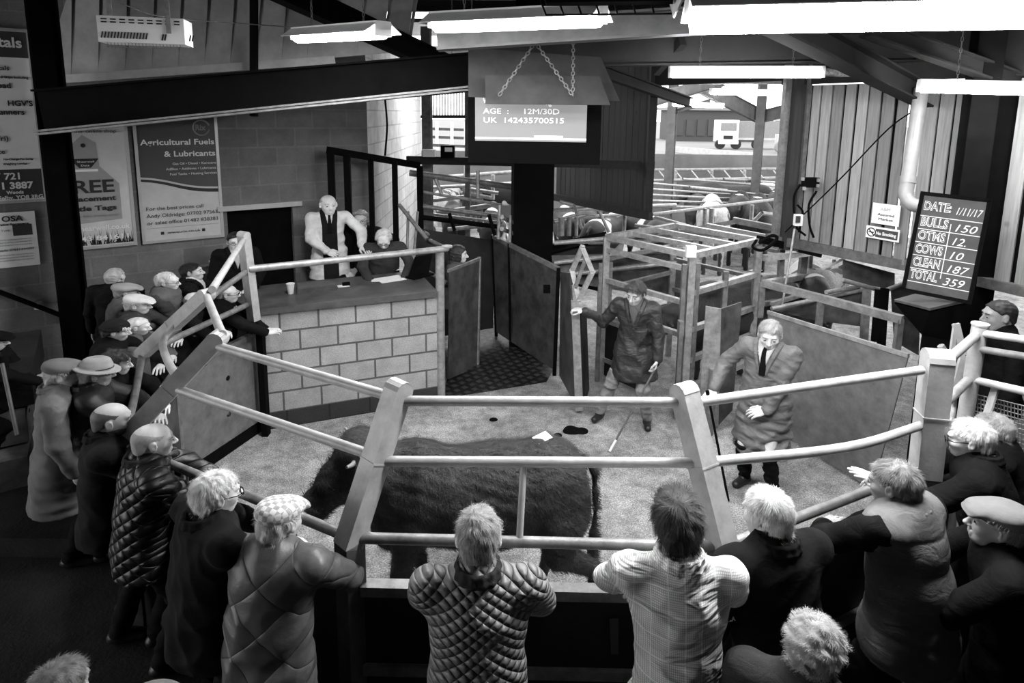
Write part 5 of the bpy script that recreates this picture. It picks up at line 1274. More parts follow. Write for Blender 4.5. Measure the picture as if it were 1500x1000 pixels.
a_ = DT(452, 430); MB().box(DT(464, 424)+[0, 0, .03], (.46, .22, .06), Rz(math.atan2(dD[1], dD[0]))).build('box', M('dark_wood', .06, .5, .4, 9), g); MB().box(DT(464, 424)+[0, 0, .066], (.44, .2, .012), Rz(math.atan2(dD[1], dD[0]))).build('lid', M('dark_wood_lid', .09, .5, .4, 9), g)
def sheet(px, py, w, h, a, label, dz=.004):
    o = MB().box(DT(px, py)+[0, 0, dz], (w, h, .004), Rz(rad(a))).build('paper_sheet', PAPER); tag(o, label, 'paper', 'papers on the rostrum')
sheet(503, 419, .14, .1, 25, 'white card lying beside the black clicker on the worktop'); sheet(572, 409, .34, .26, 35, 'open white page the seated clerk is writing on'); sheet(556, 411, .2, .14, 10, 'loose white slip left of the open page', .009); sheet(588, 393, .22, .16, 30, 'white paper behind the open page near the laptop')
o = MB().box(DT(507, 418)+[0, 0, .02], (.09, .06, .035), Rz(.4)).build('counter_clicker', BLACK); tag(o, 'small black counter on the white card', 'counter')
g = empty('laptop', DT(610, 405), 'open black laptop on the worktop seen from behind its lid', 'laptop')
Rl = Rz(rad(50)); pl = DT(612, 404); MB().box(pl+[0, 0, .012], (.36, .26, .02), Rl).build('keyboard_base', BLACKST, g)
hx = Rl@np.array([1, 0, 0]); hy = Rl@np.array([0, 1, 0]); e0 = pl-hy*-.13*-1+[0, 0, .02]
e0 = DT(598, 407)+[0, 0, .02]; e1 = DT(628, 402)+[0, 0, .02]
MB().plate([e0, e1, PY(633, 372, e1[1]+.1), PY(608, 376, e0[1]+.1)], .012).build('lid', BLACKST, g)

# ================================================================== floor dressing
def dung(px, py, s, label):
    S = SDF(); c = PZ(px, py, 0)
    for i in range(5): S.el(c+[random.uniform(-.06, .06)*s, random.uniform(-.05, .05)*s, .005], (.06*s, .05*s, .025*s))
    V, F = S.mesh(.008); o = mk('dung_pat', V, F, BLACK, None, True); tag(o, label, 'dung')
dung(842, 631, 1.3, 'dark dung pat on the ring floor by the raised boot'); dung(815, 637, .5, 'tiny dark dung spot left of the larger pat')
dung(723, 616, .5, 'small dung spot in the middle of the ring floor')
# ================================================================== yard vehicles and buildings beyond
def lorry():
    c = PD(1068, 195, 66); r = empty('lorry', (float(c[0]), float(c[1]), 0), 'white lorry with flat cab parked in the bright yard', 'lorry')
    o = np.array([c[0], c[1], 0]); W_ = M('white_cab_paint', .8, .4, .05, 2, 0)
    k = 1.1
    def bx(n, c_, s_, m_): MB().box(o+np.array(c_)*k, np.array(s_)*k).build(n, m_, r)
    bx('cab', (-.3, 0, 1.75), (1.9, 1.6, 2.1), W_); bx('windscreen', (-.35, -.82, 2.15), (1.5, .06, .75), GREYP); bx('side_window', (.67, -.2, 2.15), (.05, .7, .6), GREYP); bx('grille', (-.35, -.82, 1.15), (.9, .06, .35), INK); bx('bumper', (-.3, -.8, .65), (1.9, .15, .3), W_); bx('trailer_bed', (3.6, .6, 1.0), (5.6, 2, .2), CONCL); bx('trailer_load', (3.6, .8, 1.9), (5.4, 2, 1.6), GREYP)
    for x, y in ((-1.0, -.5), (.55, -.5), (2.6, -.4), (5.4, -.4)):
        p = o+np.array([x, y, .48])*k; MB().tube([p-[0, .15, 0], p+[0, .15, 0]], .48*k, 16).build('wheel', INK, r)
lorry()
c = PD(1040, 170, 95)
def shed(px0, px1, d, z, m_, label, name='shed'):
    a = PD(px0, 180, d); b = PD(px1, 180, d); r = empty(name, ((a[0]+b[0])/2, d, 0), label, 'building')
    MB().box([(a[0]+b[0])/2, d+4, z/2], (b[0]-a[0], 8, z)).build('wall', m_, r)
    MB().beam([a[0]-.5, d+4, z], [b[0]+.5, d+4, z], 9, .4).build('roof', GREYP, r)
    mb = MB()
    for i in range(8): x = a[0]+(b[0]-a[0])*(i+.5)/8; mb.box([x, d-.1, z*.42], ((b[0]-a[0])/11, .1, z*.5))
    o = mb.build('bay_openings', PNG, r); o['kind'] = 'stuff'
shed(985, 1110, 85, 4.4, M('grey_shed_sheet', .06), 'long low grey building behind the white lorry')
shed(1118, 1210, 95, 4.2, M('pale_shed_sheet', .55), 'pale long building at the right of the yard view')
g = empty('parked_tractor', PD(1152, 195, 60)*[1, 1, 0], 'pale parked machine with big wheels at the right of the yard', 'vehicle')
o_ = PD(1152, 195, 60)*[1, 1, 0]
MB().box(o_+[0, 0, 1.3], (1.6, 1.4, 1)).build('body', CONCL, g)
for x in (-.7, .6): MB().tube([o_+[x, -.8, .6], o_+[x, -.5, .6]], .6, 16).build('wheel', GREYP, g)
# things seen through the left opening
g = empty('yard_shed', PD(655, 200, 24)*[1, 1, 0], 'corrugated shed with pale racking seen through the narrow left opening', 'building')
mb = MB()
for i in range(22): x = PD(617+i*4.2, 160, 24); mb.plate([PD(617+i*4.2, 170, 24), PD(620+i*4.2, 170, 24), PD(620+i*4.2, 130, 24), PD(617+i*4.2, 130, 24)], .05)
mb.build('corrugated_wall', M('corrugated_sheet', .28, .5, .3, 3), g); MB().beam(PD(612, 171, 23.9), PD(715, 171, 23.9), .15, .12).build('edge_beam', BLACKST, g)
for y in (188, 200, 212): MB().beam(PD(620, y, 23), PD(700, y+3, 23), .06, .1).build('rack_rail', CEILM, g)
for x in (640, 662, 682): q_ = PD(x, 178, 22.9); MB().beam(q_, [q_[0], q_[1], 0], .12).build('rack_post', WHITEP, g)

# ================================================================== cattle
def Mcow(name, v, patch=None, bias=.5, sc=1.6):
    m, t, b = nt(name); c = coord(t)
    f = noise(t, coord(t, (3, 3, 1.2)), 22, 4, .7)
    col = ramp(t, f, [(.3, v*.5), (.7, v*1.5)])
    if patch is not None:
        p = noise(t, c, sc, 2, .4); col = mix(t, ramp(t, p, [(bias, 0), (bias+.02, 1)]), col, patch)
    t.links.new(col, b.inputs['Base Color']); b.inputs['Roughness'].default_value = .6; b.inputs['Specular IOR Level'].default_value = .4
    bump(t, b, noise(t, coord(t, (2, 2, 1)), 45, 4), .6, .015); return m
CBLK = Mcow('black_cow_coat', .012); CBR = Mcow('dark_brown_cow_coat', .04); CGR = Mcow('roan_cow_coat', .45, .06, .55, 3.); CWH = Mcow('white_cow_coat', .75); CPIE = Mcow('black_and_white_cow_coat', .012, .8, .52, 1.5)
def cow_sdf(headturn=0., headlow=0., step=0., fluffy=.004, gait=None, neckx=.98, dz=-.75, hk=1.):
    S = SDF(); k = .06
    S.rc((-.5, 0, .96), (.35, 0, .92), .31, .30, .1)
    S.el((-.05, 0, .84), (.6, .31, .29), None, .1); S.el((-.62, 0, 1.02), (.26, .25, .25), None, .1); S.el((-.72, .12, .9), (.2, .15, .28), None, .08); S.el((-.72, -.12, .9), (.2, .15, .28), None, .08)
    S.el((.42, 0, .95), (.25, .24, .33), None, .08); S.el((.5, 0, 1.17), (.22, .13, .12), None, .08); S.el((.62, 0, .74), (.18, .15, .22), None, .08)
    hb = np.array([neckx, headturn*.35, 1.12-headlow]); d = nrm([1, headturn*.9, dz])
    S.rc((.6, 0, 1.02), hb, .23, .15, .08)
    sd = nrm(np.cross(d, (0, 0, 1))); u = np.cross(sd, d)
    S.rc(hb, hb+d*.22, .15*hk, .115*hk, .04); S.rc(hb+d*.2, hb+d*.42, .105*hk, .085*hk, .04); S.el(hb+d*.44, (.09*hk, .095*hk, .08*hk), None, .03); S.el(hb+u*.06, (.12*hk, .13*hk, .1*hk), None, .04)
    for s in (-1, 1):
        e = hb+sd*s*.12+u*.03; S.rc(e, e+sd*s*.12-u*.02, .035, .03, .02); S.rc(e+sd*s*.1-u*.02, e+sd*s*.18-u*.04, .035, .012, .02)
    gt = gait or [(.0, .0), (.0, .0), (0, 0), (0, 0)]
    for i, (s, fr) in enumerate(((1, 1), (-1, 1), (1, -1), (-1, -1))):
        o = gt[i][0]
        if fr == 1:
            S.rc((.47, s*.16, .8), (.5+o*.4, s*.15, .45), .13, .075, .06); S.rc((.5+o*.4, s*.15, .45), (.5+o, s*.15, .12), .062, .045, .03); S.rc((.5+o, s*.15, .12), (.52+o, s*.15, .04), .045, .058, .02)
        else:
            S.rc((-.66, s*.17, .8), (-.60+o*.3, s*.17, .58), .18, .11, .06); S.rc((-.60+o*.3, s*.17, .58), (-.80+o*.8, s*.16, .42), .10, .055, .04); S.rc((-.80+o*.8, s*.16, .42), (-.74+o, s*.16, .12), .052, .045, .03); S.rc((-.74+o, s*.16, .12), (-.71+o, s*.16, .04), .045, .058, .02)
    S.chain([(-.86, 0, 1.16), (-.96, .01, 1.08), (-.98, .02, .8), (-.97, .03, .6)], [.035, .03, .02, .02], .03); S.rc((-.97, .03, .6), (-.96, .04, .4), .035, .04, .03)
    S.post.append(lambda D, X, Y, Z: D-fluffy*snoise(X*.7, Y, Z, 28, 3, 6)-fluffy*.6*snoise(X*.5, Y, Z, 75, 9, 6)); return S, hb, d, sd, u
def cow_extras(r, hb, d, sd, u, sc=1., fine=False):
    for s in (-1, 1):
        o = mk('eye', *[a for a in sph(hb+d*.16+sd*s*.095+u*.045, .016)], EYEM, r, True, rel=False)
    V, F = sph(hb+d*.46, .06); o = mk('muzzle', V, F, M('damp_muzzle', .03, .3), r, True, rel=False)
    e = hb+sd*.2-u*.03; MB().box(e, (.05, .02, .06)).build('ear_tag', PAPER, r, rel=False)
def sph(c, r, n=8):
    V = []; F = []
    for i in range(n+1):
        for j in range(2*n):
            a = math.pi*i/n; b = math.pi*j/n; V.append((c[0]+r*math.sin(a)*math.cos(b), c[1]+r*math.sin(a)*math.sin(b), c[2]+r*math.cos(a)))
    for i in range(n):
        for j in range(2*n): F.append([i*2*n+j, (i+1)*2*n+j, (i+1)*2*n+(j+1) % (2*n), i*2*n+(j+1) % (2*n)])
    return V, F
# the bull calf in the ring
S, hb, d, sd, u = cow_sdf(.3, -.14, neckx=.84, dz=-.9, hk=1.2, gait=[(.12, 0), (-.1, 0), (-.2, 0), (.16, 0)], fluffy=.006)
V, F = S.mesh(.0125)
Nn = vnormals(V, F)
msk = V[:, 2] > .3
V2, F2 = strands(V[msk], Nn[msk], None, 42000, .06, .0013, 4, lambda P, n_: np.stack([-np.ones(len(P)), .15*np.sin(P[:, 0]*9), -.55-.3*np.sin(P[:, 0]*14+P[:, 2]*9)], 1), .25)
V, F = join([(V, F), (V2, F2)])
bull = mk('bull', V, F, Mcow('shaggy_black_bull_coat', .03), None, True)
bull.data.vertices.foreach_set('co', V.astype(np.float32).ravel()); bull.data.update()
cen = PD(690, 740, 4.55); bull.location = (PZ(690, 850, 0.2)[0]*1.0, 4.35, 0); 
BX = (-.26, 3.98)
bull.location = (BX[0], BX[1], 0); bull.rotation_euler = (0, 0, rad(183)); bull.scale = (.9, 1.02, 1.03)
tag(bull, 'shaggy black young bull walking left across the sale ring', 'bull')
cow_extras(bull, hb, d, sd, u)
for sg in (-1, 1):
    e = hb+sd*sg*.13+u*.07; MB().tube(curve([e, e+sd*sg*.07+u*.02, e+sd*sg*.12+u*.06+d*.02], 5), .02, 8, rr=[.022-.0012*i for i in range(11)]).build('lit_ear', PVC, bull, rel=False)['label'] = 'pale stub coloured as the lit ear'  # pale stubs put the light on the ears into their colour
mb = MB(); mb.box((0, 0, 0), (.13, .1, .004)); o = mb.build('lot_sticker', PAPER, bull, rel=False); o.location = (-.55, -.04, 1.29); o.rotation_euler = (.0, .1, .5); o['label'] = 'white lot sticker on the rump'
o = mk('lot_mark', *sph((0, 0, 0), .022), PAPER, bull, True, rel=False); o.location = (-.02, .14, 1.215); o['label'] = 'white paint dab on the back'
# penned cattle: three coarse bodies, copied
protos = []
for i, (ht, hl) in enumerate(((.0, .1), (.5, .05), (-.4, .3))):
    S, hb, d, sd, u = cow_sdf(ht, hl, fluffy=.003); protos.append((S.mesh(.03), (hb, d, sd, u)))
cat_list = [  # px, py of the back, depth, heading deg, coat, label, proto
 (1045, 298, 11.3, 75, CGR, 'roan cow with pale rump just right of the timber screen', 0), (1085, 292, 12.2, 70, CBLK, 'black cow with white sticker right of the roan cow', 0), (1112, 296, 12.0, 68, CBLK, 'black cow with white sticker, second black rump from the roan cow', 0),
 (1140, 288, 13, 66, CBR, 'dark cow standing before the white cow', 0), (1150, 276, 14.6, 190, CWH, 'white cow in the middle pen at the right of the opening', 1), (1075, 277, 15, 160, CBR, 'brown cow facing left behind the black rumps', 1),
 (1130, 262, 17.5, 185, CBLK, 'black cow in the farthest pen below the concrete wall', 0), (1120, 264, 17, 20, CPIE, 'black and white cow beside the far pen rail', 0), (968, 318, 10.2, 70, CBLK, 'black cow half hidden by the timber screen edge', 1), (935, 312, 11.2, 110, CPIE, 'black and white cow behind the pen fence under the timber screen', 1),
 (860, 305, 12, 80, CBLK, 'black cow under the timber screen', 0), (832, 308, 11.5, 95, CPIE, 'pied cow right of the black column', 2), (888, 318, 11.4, 60, CPIE, 'pied cow in the pen under the middle of the timber screen', 2),
 (1085, 412, 8.3, 200, CBR, 'brown cow inside the weigh crate', 2), (1150, 400, 8.7, 15, CGR, 'pale roan cow in the loading race with dark ears', 1), (1190, 395, 9.0, 250, CPIE, 'cow with dark face looking out between race bars', 2),
 (665, 300, 12.4, 100, CBLK, 'black cow in the pen left of the black column', 0), (722, 312, 11.8, 95, CPIE, 'white marked cow next to the black column', 0), (690, 270, 14.5, 100, CBR, 'dark cow in the rear pen left of the column', 0), (735, 266, 15, 170, CPIE, 'pied cow in the rear pen left of the column', 1), (655, 276, 16, 80, CGR, 'roan cow at the far left of the rear pen', 0),
 (1020, 282, 14, 80, CBR, 'brown cow behind the fan of rails', 0)]
for i, (px, py, dp, hd, mt_, lab, pr) in enumerate(cat_list):
    (V, F), (hb, d, sd, u) = protos[pr]
    p = PZ(px, py, 1.38) if i > 5 else PZ(px, py-6, 1.62); s = 1.1 if i > 5 else 1.3
    o = mk('cow', V, F, mt_, None, True)
    o.data.vertices.foreach_set('co', V.astype(np.float32).ravel()); o.data.update()
    o.location = (p[0], p[1], 0); o.rotation_euler = (0, 0, rad(hd)); o.scale = (s*.95, s*.86, s); tag(o, lab, 'cow', 'penned cattle')
    for sg in (-1, 1): mk('eye', *sph(hb+d*.16+sd*sg*.095+u*.045, .02, 5), EYEM, o, True, rel=False)
    MB().box(hb+sd*.2-u*.03, (.05, .02, .06)).build('ear_tag', PAPER, o, rel=False)
    if i in (0, 1, 2, 3, 4, 14): MB().box((-.45, .03, 1.31), (.16, .12, .006), Rz(.5)).build('lot_sticker', PAPER, o, rel=False)
# ================================================================== people
G1 = 'buyers leaning on the ring fence'
def AR(t, d=(0, 1, 0), n=(0, 0, 1), hint=None, curl=.5):
    r = dict(t=t, d=d, n=n, curl=curl)
    if hint: r['hint'] = hint
    return r
# --- front row, seen from behind
person('person in a satin quilted jacket with dark collar and grey hair, centre front', 701, 787, hs=1.02, h=1.74, head=2, lean=14, pitch=18, top=C_QS, collar=C_CORD, hairm=HGREY, hair='short', res=4, glasses=True, wide=1.0, hem=.72, bulk=1.04, fold=.003, skin=SKIN2, group=None)
shirt = person('person in a pale checked shirt with thick dark hair leaning on the front fence', 990, 768, hs=1.02, h=1.8, head=-4, lean=14, pitch=14, yaw=8, top=C_SHIRT, kind='shirt', hairm=HDARK, hair='full', res=4, wide=1.0, hem=.86, bulk=1.0, fold=.007, collar=C_SHIRT, skin=SKIN)
person('person in a waxed quilted jacket and a black and white checked flat cap', 412, 762, hs=1.0, depth=2.7, h=1.72, head=-16, lean=10, pitch=12, yaw=-8, top=C_QW, hat='flat', hatm=CAP_C, hairm=HWHITE, res=4, wide=1.02, hem=.7, bulk=1.1, fold=.008, skin=SKIN2)
person('person in a dark fleece with white hair and glasses left of the checked cap', 318, 722, hs=1.0, depth=2.8, h=1.76, head=-42, lean=6, pitch=10, yaw=-6, top=C_GREYF, collar=C_GREYF, hairm=HWHITE, hair='short', res=4, glasses=True, wide=1.02, hem=.8, bulk=1.08, fold=.009, skin=SKIN2)
person('balding person in a dark quilted jacket between the bearded man and the white haired man', 226, 645, hs=1.0, depth=3.4, h=1.78, head=-50, lean=6, pitch=8, yaw=-4, top=C_QD, collar=C_CORD, hairm=HSTUB, hair='shaved', res=3, wide=1.02, hem=.75, bulk=1.1, skin=SKIN2)
person('bald bearded person in a dark coat behind the leaning fence post', 166, 614, hs=1.0, depth=3.6, h=1.77, head=-62, lean=4, pitch=8, yaw=0, top=C_DARK, collar=C_DARK, hairm=HDST, hair='shaved', beard=True, res=3, wide=1.02, hem=.75, bulk=1.08, skin=SKIN)
person('person in a grey tweed overcoat and flat cap at the far left, hand in pocket', 95, 548, hs=1.0, depth=4.2, h=1.76, head=-62, lean=3, pitch=10, yaw=-6, top=C_COAT, kind='coat', collar=C_COAT, hat='flat', hatm=CAP_T, hairm=HWHITE, res=3, wide=1.05, hem=.52, bulk=1.05, fold=.006, arms=[AR((-.2, .2, .9), (.2, .5, -1)), AR((.27, .1, .88), (-.1, .4, -1), (1, 0, 0))], skin=SKIN2)
person('person in a light felt hat with a brim and a dark jacket', 142, 546, hs=1.0, h=1.72, head=-60, lean=4, pitch=10, top=C_QDARK, collar=C_QDARK, hat='brim', hatm=HAT_F, hairm=HGREY, res=3, wide=1.02, hem=.75, depth=4.25, skin=SKIN3)
person('young person with dark tousled hair and dark jacket seen in profile beside the felt hat', 172, 531, hs=0.98, h=1.66, head=-72, lean=8, pitch=12, top=C_BLACK, hairm=HBROWN, hair='full', res=3, wide=1.02, hem=.8, depth=4.6, skin=SKIN2)
person('person in a black knit hat with white marks, dark jacket', 171, 484, floor=0.6, hs=1.0, h=1.74, head=-68, lean=10, pitch=14, top=C_BLACK, hat='beanie', hatm=CAP_B, hair='short', hairm=HDARK, res=3, wide=1.02, depth=5.1, skin=SKIN)
person('white haired person in profile close beside the black knit hat', 203, 478, floor=0.6, hs=1.0, h=1.7, head=-70, lean=14, pitch=14, top=C_MID, hairm=HWHITE, hair='short', res=2, wide=1.02, depth=5.5, skin=SKIN2)
person('person in a white flat cap with grey coat in the left group', 203, 446, floor=0.6, hs=1.0, h=1.74, head=-76, lean=8, pitch=10, top=C_DG, collar=C_DG, hat='flat', hatm=CAP_W, hairm=HWHITE, res=3, wide=1.05, depth=5.7, skin=SKIN2)
person('person in a light tweed cap half hidden behind the white flat cap', 186, 428, floor=0.6, hs=1.0, h=1.74, head=-60, lean=6, pitch=8, top=C_MID, hat='flat', hatm=CAP_L, hairm=HGREY, res=2, wide=1.05, depth=6.0, skin=SKIN3)
person('person in a black coat with grey hair seen from behind against the block wall', 169, 405, floor=0.6, hs=1.0, h=1.74, head=10, lean=2, pitch=0, yaw=-10, top=C_BLACK, hairm=HGREY, hair='short', res=2, wide=1.05, depth=6.3, arms='down', hem=.7, skin=SKIN2)
person('person with white hair, glasses and a body warmer standing in the left group', 246, 412, floor=0.6, hs=1.0, h=1.78, head=-78, lean=4, pitch=6, yaw=-4, roll=4, top=C_DG, vest=C_MID, collar=C_DG, hairm=HWHITE, hair='recede', glasses=True, res=3, wide=1.05, depth=6.15, arms=[AR((-.1, .3, .98), (1, .3, 0)), AR((.12, .3, .95), (-1, .3, 0))], skin=SKIN2)
person('dark haired person in dark jacket and pale shirt looking up, left group', 282, 398, floor=0.6, hs=1.0, h=1.78, head=-72, lean=6, pitch=-4, yaw=-6, top=C_BLACK, hairm=HDARK, hair='short', res=3, wide=1.05, shirt=C_LIGHT, depth=6.5, skin=SKIN)
person('person with white hair hidden behind the second kinked fence post', 287, 441, floor=.45, hs=0.95, h=1.68, head=-70, lean=14, pitch=10, top=C_DARK, hairm=HWHITE, hair='recede', glasses=True, res=2, wide=1.1, depth=6.2, skin=SKIN2)
person('person in glasses and a black jumper leaning over the rails with clasped hands', 334, 430, floor=0.4, hs=1.0, h=1.72, head=-74, lean=24, pitch=6, yaw=0, top=C_BLACK, hairm=HGREY, hair='fringe', glasses=True, res=3, wide=1.1, depth=6.45, arms=[AR((-.02, .5, 1.0), (.1, 1, .05), (-.6, 0, 1), (-1, 0, -.6), .9), AR((.05, .52, .99), (-.2, 1, .05), (.6, 0, 1), (1, 0, -.6), .9)], skin=SKIN2)
person('child with dark hair peering over the panel behind the rails', 279, 492, floor=.45, hs=0.95, h=1.5, head=-70, lean=2, pitch=6, top=C_BLACK, hairm=HBROWN, hair='full', res=2, wide=1.1, depth=6.3, arms=[AR((-.04, .2, 1.34), (1, .2, 0), (0, 0, 1), (-1, 0, -1)), AR((.08, .2, 1.36), (-1, .2, 0), (0, 0, 1), (1, 0, -1))], skin=SKIN2)
person('woman in glasses and dark jacket against the black doorway', 345, 354, floor=0.6, h=1.66, head=-150, lean=2, pitch=6, yaw=0, top=C_BLACK, hairm=HDARK, hair='full', glasses=True, res=2, wide=1.12, shirt=C_LIGHT, depth=7.4, arms=[AR((-.15, .25, 1.0), (.6, .5, 0)), AR((.15, .25, 1.0), (-.6, .5, 0))], skin=SKIN2)
# --- right hand side, front
hk = person('white haired person in a black jacket resting a hand on the fence post', 1122, 752, hs=1.0, depth=2.55, h=1.76, head=14, lean=12, pitch=12, yaw=16, top=C_FLEECE, collar=C_FLEECE, hairm=HWHITE, hair='short', res=4, wide=1.0, hem=.78, bulk=1.05, fold=.009, arms=[AR((-.22, .30, 1.18), (-.15, .35, 1), (0, -1, .3), (-.3, -.8, -.6), .15), AR((.1, .42, 1.08), (-1, .2, 0), (0, .2, 1), (1, -.3, -.3))], skin=SKIN2)
tq = lettering('HARKILA', hk['obj'], 0, 0, .022, PAPER, 0, 'CENTER', bold=.0006, name='sleeve_mark'); p_ = (hk['el'][0]*.75+hk['sh'][0]*.25)*hk['SCL']; tq.location = (p_[0]+.0, p_[1]-.068, p_[2]+.01); tq.rotation_euler = (rad(75), 0, 0)
person('person in a grey padded body warmer over black sleeves at the right front', 1308, 708, hs=1.0, depth=2.85, h=1.84, head=28, lean=10, pitch=12, yaw=14, top=C_BLACK, vest=C_VEST, collar=C_VEST, hairm=HPEP, hair='short', res=4, wide=1.02, hem=.78, bulk=.92, skin=SKIN3, leg=C_DARK)
person('person with white hair and glasses in a black coat at the right fence', 1418, 642, hs=1.0, depth=3.3, h=1.76, head=52, lean=14, pitch=10, yaw=6, top=C_BLACK, collar=C_BLACK, hairm=HWHITE, hair='short', glasses=True, res=3, wide=1.05, hem=.75, bulk=1.08, arms=[AR((-.06, .44, 1.16), (-.1, 1, .2), (0, 0, 1), (-1, -.2, -.4), .2), AR((.05, .45, 1.12), (-.8, .5, 0), (0, .2, 1), (1, -.3, -.3))], skin=SKIN2)
person('grey haired person in black half hidden behind the white haired man in glasses', 1452, 628, hs=1.0, h=1.76, head=50, lean=10, pitch=10, top=C_BLACK, hairm=HGREY, hair='short', res=3, wide=1.02, depth=3.75, skin=SKIN3)
person('person in a grey flat cap and black fleece in the bottom right corner', 1458, 768, hs=1.0, depth=2.75, floor=0.3, h=1.72, head=62, lean=12, pitch=-4, yaw=4, top=C_BLACK, collar=C_FLEECE, hat='flat', hatm=CAP_T, hairm=HGREY, hair='short', res=4, wide=1.02, hem=.75, bulk=1.1, skin=SKIN2)
person('person with curly grey hair looking down at the bottom edge', 1193, 950, hs=1.0, h=1.74, head=-30, lean=8, pitch=30, yaw=-10, top=C_DG, hairm=HGREY, hair='curly', res=4, wide=1.0, arms='down', depth=2.1, bulk=1.05, skin=SKIN2)
person('person with swirling grey hair in the bottom left corner', 85, 1012, hs=1.0, h=1.7, head=-10, lean=4, pitch=14, top=C_BLACK, hairm=HPEP, hair='short', res=4, wide=1.0, arms='down', depth=2.0, skin=SKIN3)
person('person wearing a dull cap barely rising over the bottom edge', 208, 1066, floor=.1, h=1.7, head=-20, lean=4, pitch=10, top=C_BLACK, hat='flat', hatm=CAP_T, hair='short', res=2, wide=1.1, arms='down', depth=2.1)
# --- in the ring
gm = person('drover in a dark smock holding the diamond topped gate and a stick', 931, 430, floor=0, h=1.78, head=158, lean=2, pitch=18, yaw=-14, roll=-4, kind='smock', top=C_SHOPD, leg=C_JEAN, hairm=HBROWN, hair='full', hem=.60, res=3, wide=1.08, hs=1.12,
            arms=[AR((-.26, .12, .86), (.1, .25, -1), (-1, 0, 0), (-.6, -.8, 0), 1.1), AR((.52, .12, 1.33), (1, .1, .05), (0, .1, 1), (0, -.4, -1), 1.2)], feet=[(-.16, -.04, .08), (.34, .02, .09)], shirt=C_MID, collar=C_SHOPD, skin=SKIN, fold=.010)
sm = person('man in a long grey smock and tie resting a hand on a walking stick', 1128, 490, floor=0, h=1.76, head=140, lean=0, pitch=18, yaw=16, kind='smock', top=C_SHOP, leg=C_BLACK, hairm=HGREY, hair='short', hem=.42, res=3, wide=1.12, hs=1.12, bulk=1.05,
            arms=[AR((-.06, .20, .88), (.8, .5, -.3), (0, .6, .6), (-1, -.3, 0), .8), AR((.36, .22, .98), (.2, .8, -.45), (0, .3, 1), (.8, -.8, -.1), 1.2)], shirt=C_LIGHT, tie=True, collar=C_SHOP, skin=SKIN2, fold=.010)
def stick(a, b, r, label, tip=None, mat=None):
    g = empty('walking_stick', b, label, 'stick'); a = np.array(a); b = np.array(b); MB().tube([a, b], r, 8).build('shaft', mat or TIMB, g)
    if tip is not None: d = nrm(b-a); MB().tube([b-d*tip, b], r*1.3, 8).build('tip', WHITEP, g)
    MB().tube([a+nrm(a-b)*.05, a], r*1.5, 8).build('handle', BLACK, g)
stick(gm['wr'][0]+gm['Rh']@np.array([.0, .04, -.06]), PZ(893, 661, .01), .011, 'thin stick with a white tip slanting down from the drover in the ring', .14)
stick(sm['wr'][1]+sm['Rh']@np.array([.02, .08, -.04]), PZ(1067, 733, .01), .012, 'upright dark walking stick under the hand of the man in the long smock', None, BLACK)
# --- on the rostrum
person('auctioneer in a white coat and dark tie standing at the rostrum', 481, 300, floor=.8, opened=C_DARK, lapel=C_DARK, h=1.86, head=-158, lean=2, pitch=4, yaw=8, kind='coat', top=C_WHITE, leg=C_BLACK, hairm=HSTUB, hair='shaved', hem=.55, res=3, wide=1.1, hs=1.2, depth=8.3,
       arms=[AR((-.34, .26, 1.02), (-.3, .7, -.2), (0, .3, 1), (-1, -.6, -.2), .5), AR((.05, .22, .98), (-.7, .4, -.3), (.3, .6, .6), (1, -.4, -.2), 1.1)], shirt=C_LIGHT, tie=True, collar=C_DARK, skin=SKIN2)
cl1 = person('clerk in a grey jacket writing with head bowed beside the auctioneer', 562, 350, floor=0.8, sit=True, h=1.75, head=-165, lean=10, pitch=38, yaw=-6, top=C_DG, leg=C_BLACK, hairm=HWHITE, hair='recede', res=3, wide=1.15, hs=1.15, depth=8.25, glasses=True, arms=[AR((-.2, .42, .64), (.4, .9, -.3), (0, .3, 1), (-1, -.2, -.3), .5), AR((.18, .44, .64), (-.2, 1, -.2), (0, .3, 1), (1, -.2, -.3), .7)], collar=C_DG, skin=SKIN2)
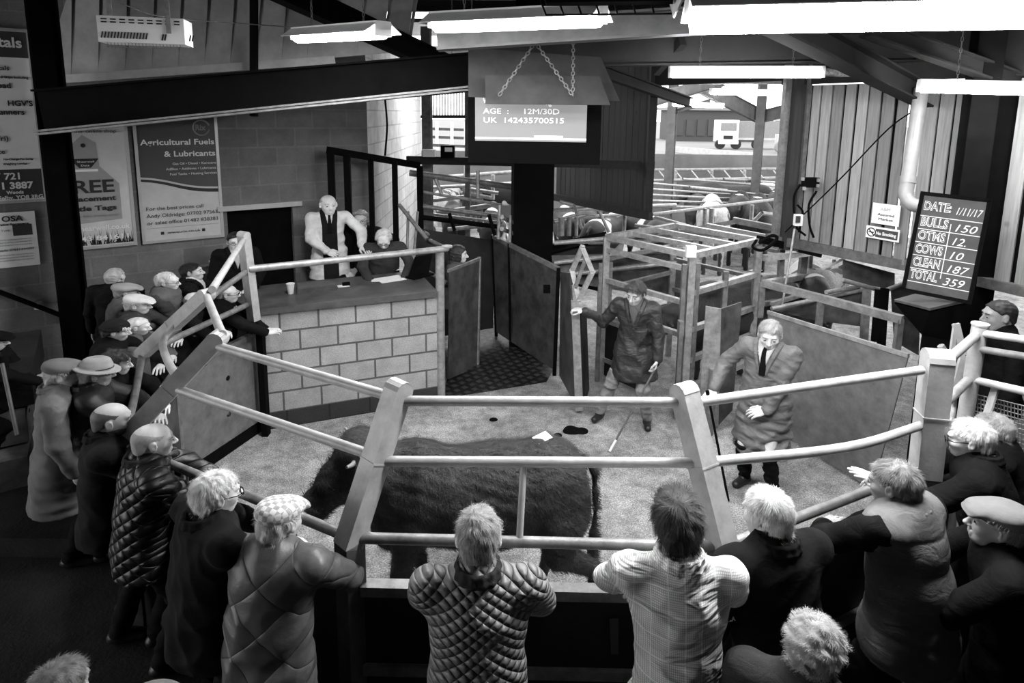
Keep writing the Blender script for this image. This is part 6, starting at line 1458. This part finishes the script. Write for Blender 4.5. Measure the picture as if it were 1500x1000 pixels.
cl2 = person('grey haired person in glasses, dark suit and tie seated behind the clerk', 528, 322, floor=0.8, sit=True, h=1.78, head=-172, lean=0, pitch=4, top=C_BLACK, leg=C_BLACK, hairm=HGREY, hair='full', res=2, wide=1.2, hs=1.15, depth=8.9, glasses=True, shirt=C_LIGHT, tie=True, arms='down', skin=SKIN)
SITS = [cl1, cl2]
person('woman with long dark hair in profile at the right end of the rostrum', 672, 372, floor=0, h=1.66, head=-95, lean=2, pitch=4, yaw=0, top=C_MID, leg=C_BLACK, hairm=HDARK, hair='long', res=2, wide=1.2, hs=1.1, depth=8.75, arms='down', collar=C_DG, skin=SKIN2)
def chair(p, ang, label):
    r = empty('office_chair', (float(p[0]), float(p[1]), .8), label, 'chair', 'chairs on the rostrum'); R = Rz(ang); o = np.array([p[0], p[1], .8])
    MB().box(o+[0, 0, .40], (.44, .42, .07), R).build('seat', BLACKST, r); MB().box(o+R@np.array([0, -.22, .66]), (.42, .05, .4), R).build('backrest', BLACKST, r)
    for sx in (-1, 1):
        for sy in (-1, 1): q = o+R@np.array([sx*.18, sy*.17, 0]); MB().beam(q, q+[0, 0, .38], .03).build('leg', BLACKST, r)
for q, lb in zip(SITS, ('black chair under the writing clerk', 'black chair under the suited person behind the clerk')): chair(q['loc']((0, -.05, 0)), math.atan2(q['Rh'][1, 0], q['Rh'][0, 0]), lb)
# --- others
person('dark figure in a dark top behind the right hand rails', 1462, 462, floor=.2, h=1.76, head=80, lean=2, pitch=8, top=C_BLACK, leg=C_DG, hairm=HDARK, hair='short', res=2, wide=1.15, depth=5.3, arms='down', skin=SKIN3)
person('person in dark clothes at the left edge holding a walking cane', -14, 500, floor=.72, h=1.7, head=-70, lean=4, pitch=10, top=C_BLACK, hairm=HDARK, hair='short', res=2, wide=1.15, depth=5.0, hat='flat', hatm=C_BLACK, arms=[AR((-.2, .2, .9)), AR((.12, .42, 1.02), (.2, 1, -.2), (0, 0, 1), None, 1.)], skin=SKIN2)
stick(PD(3, 532, 4.75), PZ(25, 637, 1.15), .014, 'brown walking cane held at the left edge by the stairs', None, M('cane_wood', .1, .5))
person('white topped person far back among the cattle pens', 1151, 256, floor=0, h=1.76, head=180, lean=0, pitch=10, top=C_WHITE, leg=C_DARK, hairm=HGREY, hair='short', res=1, wide=1.1, arms='down')
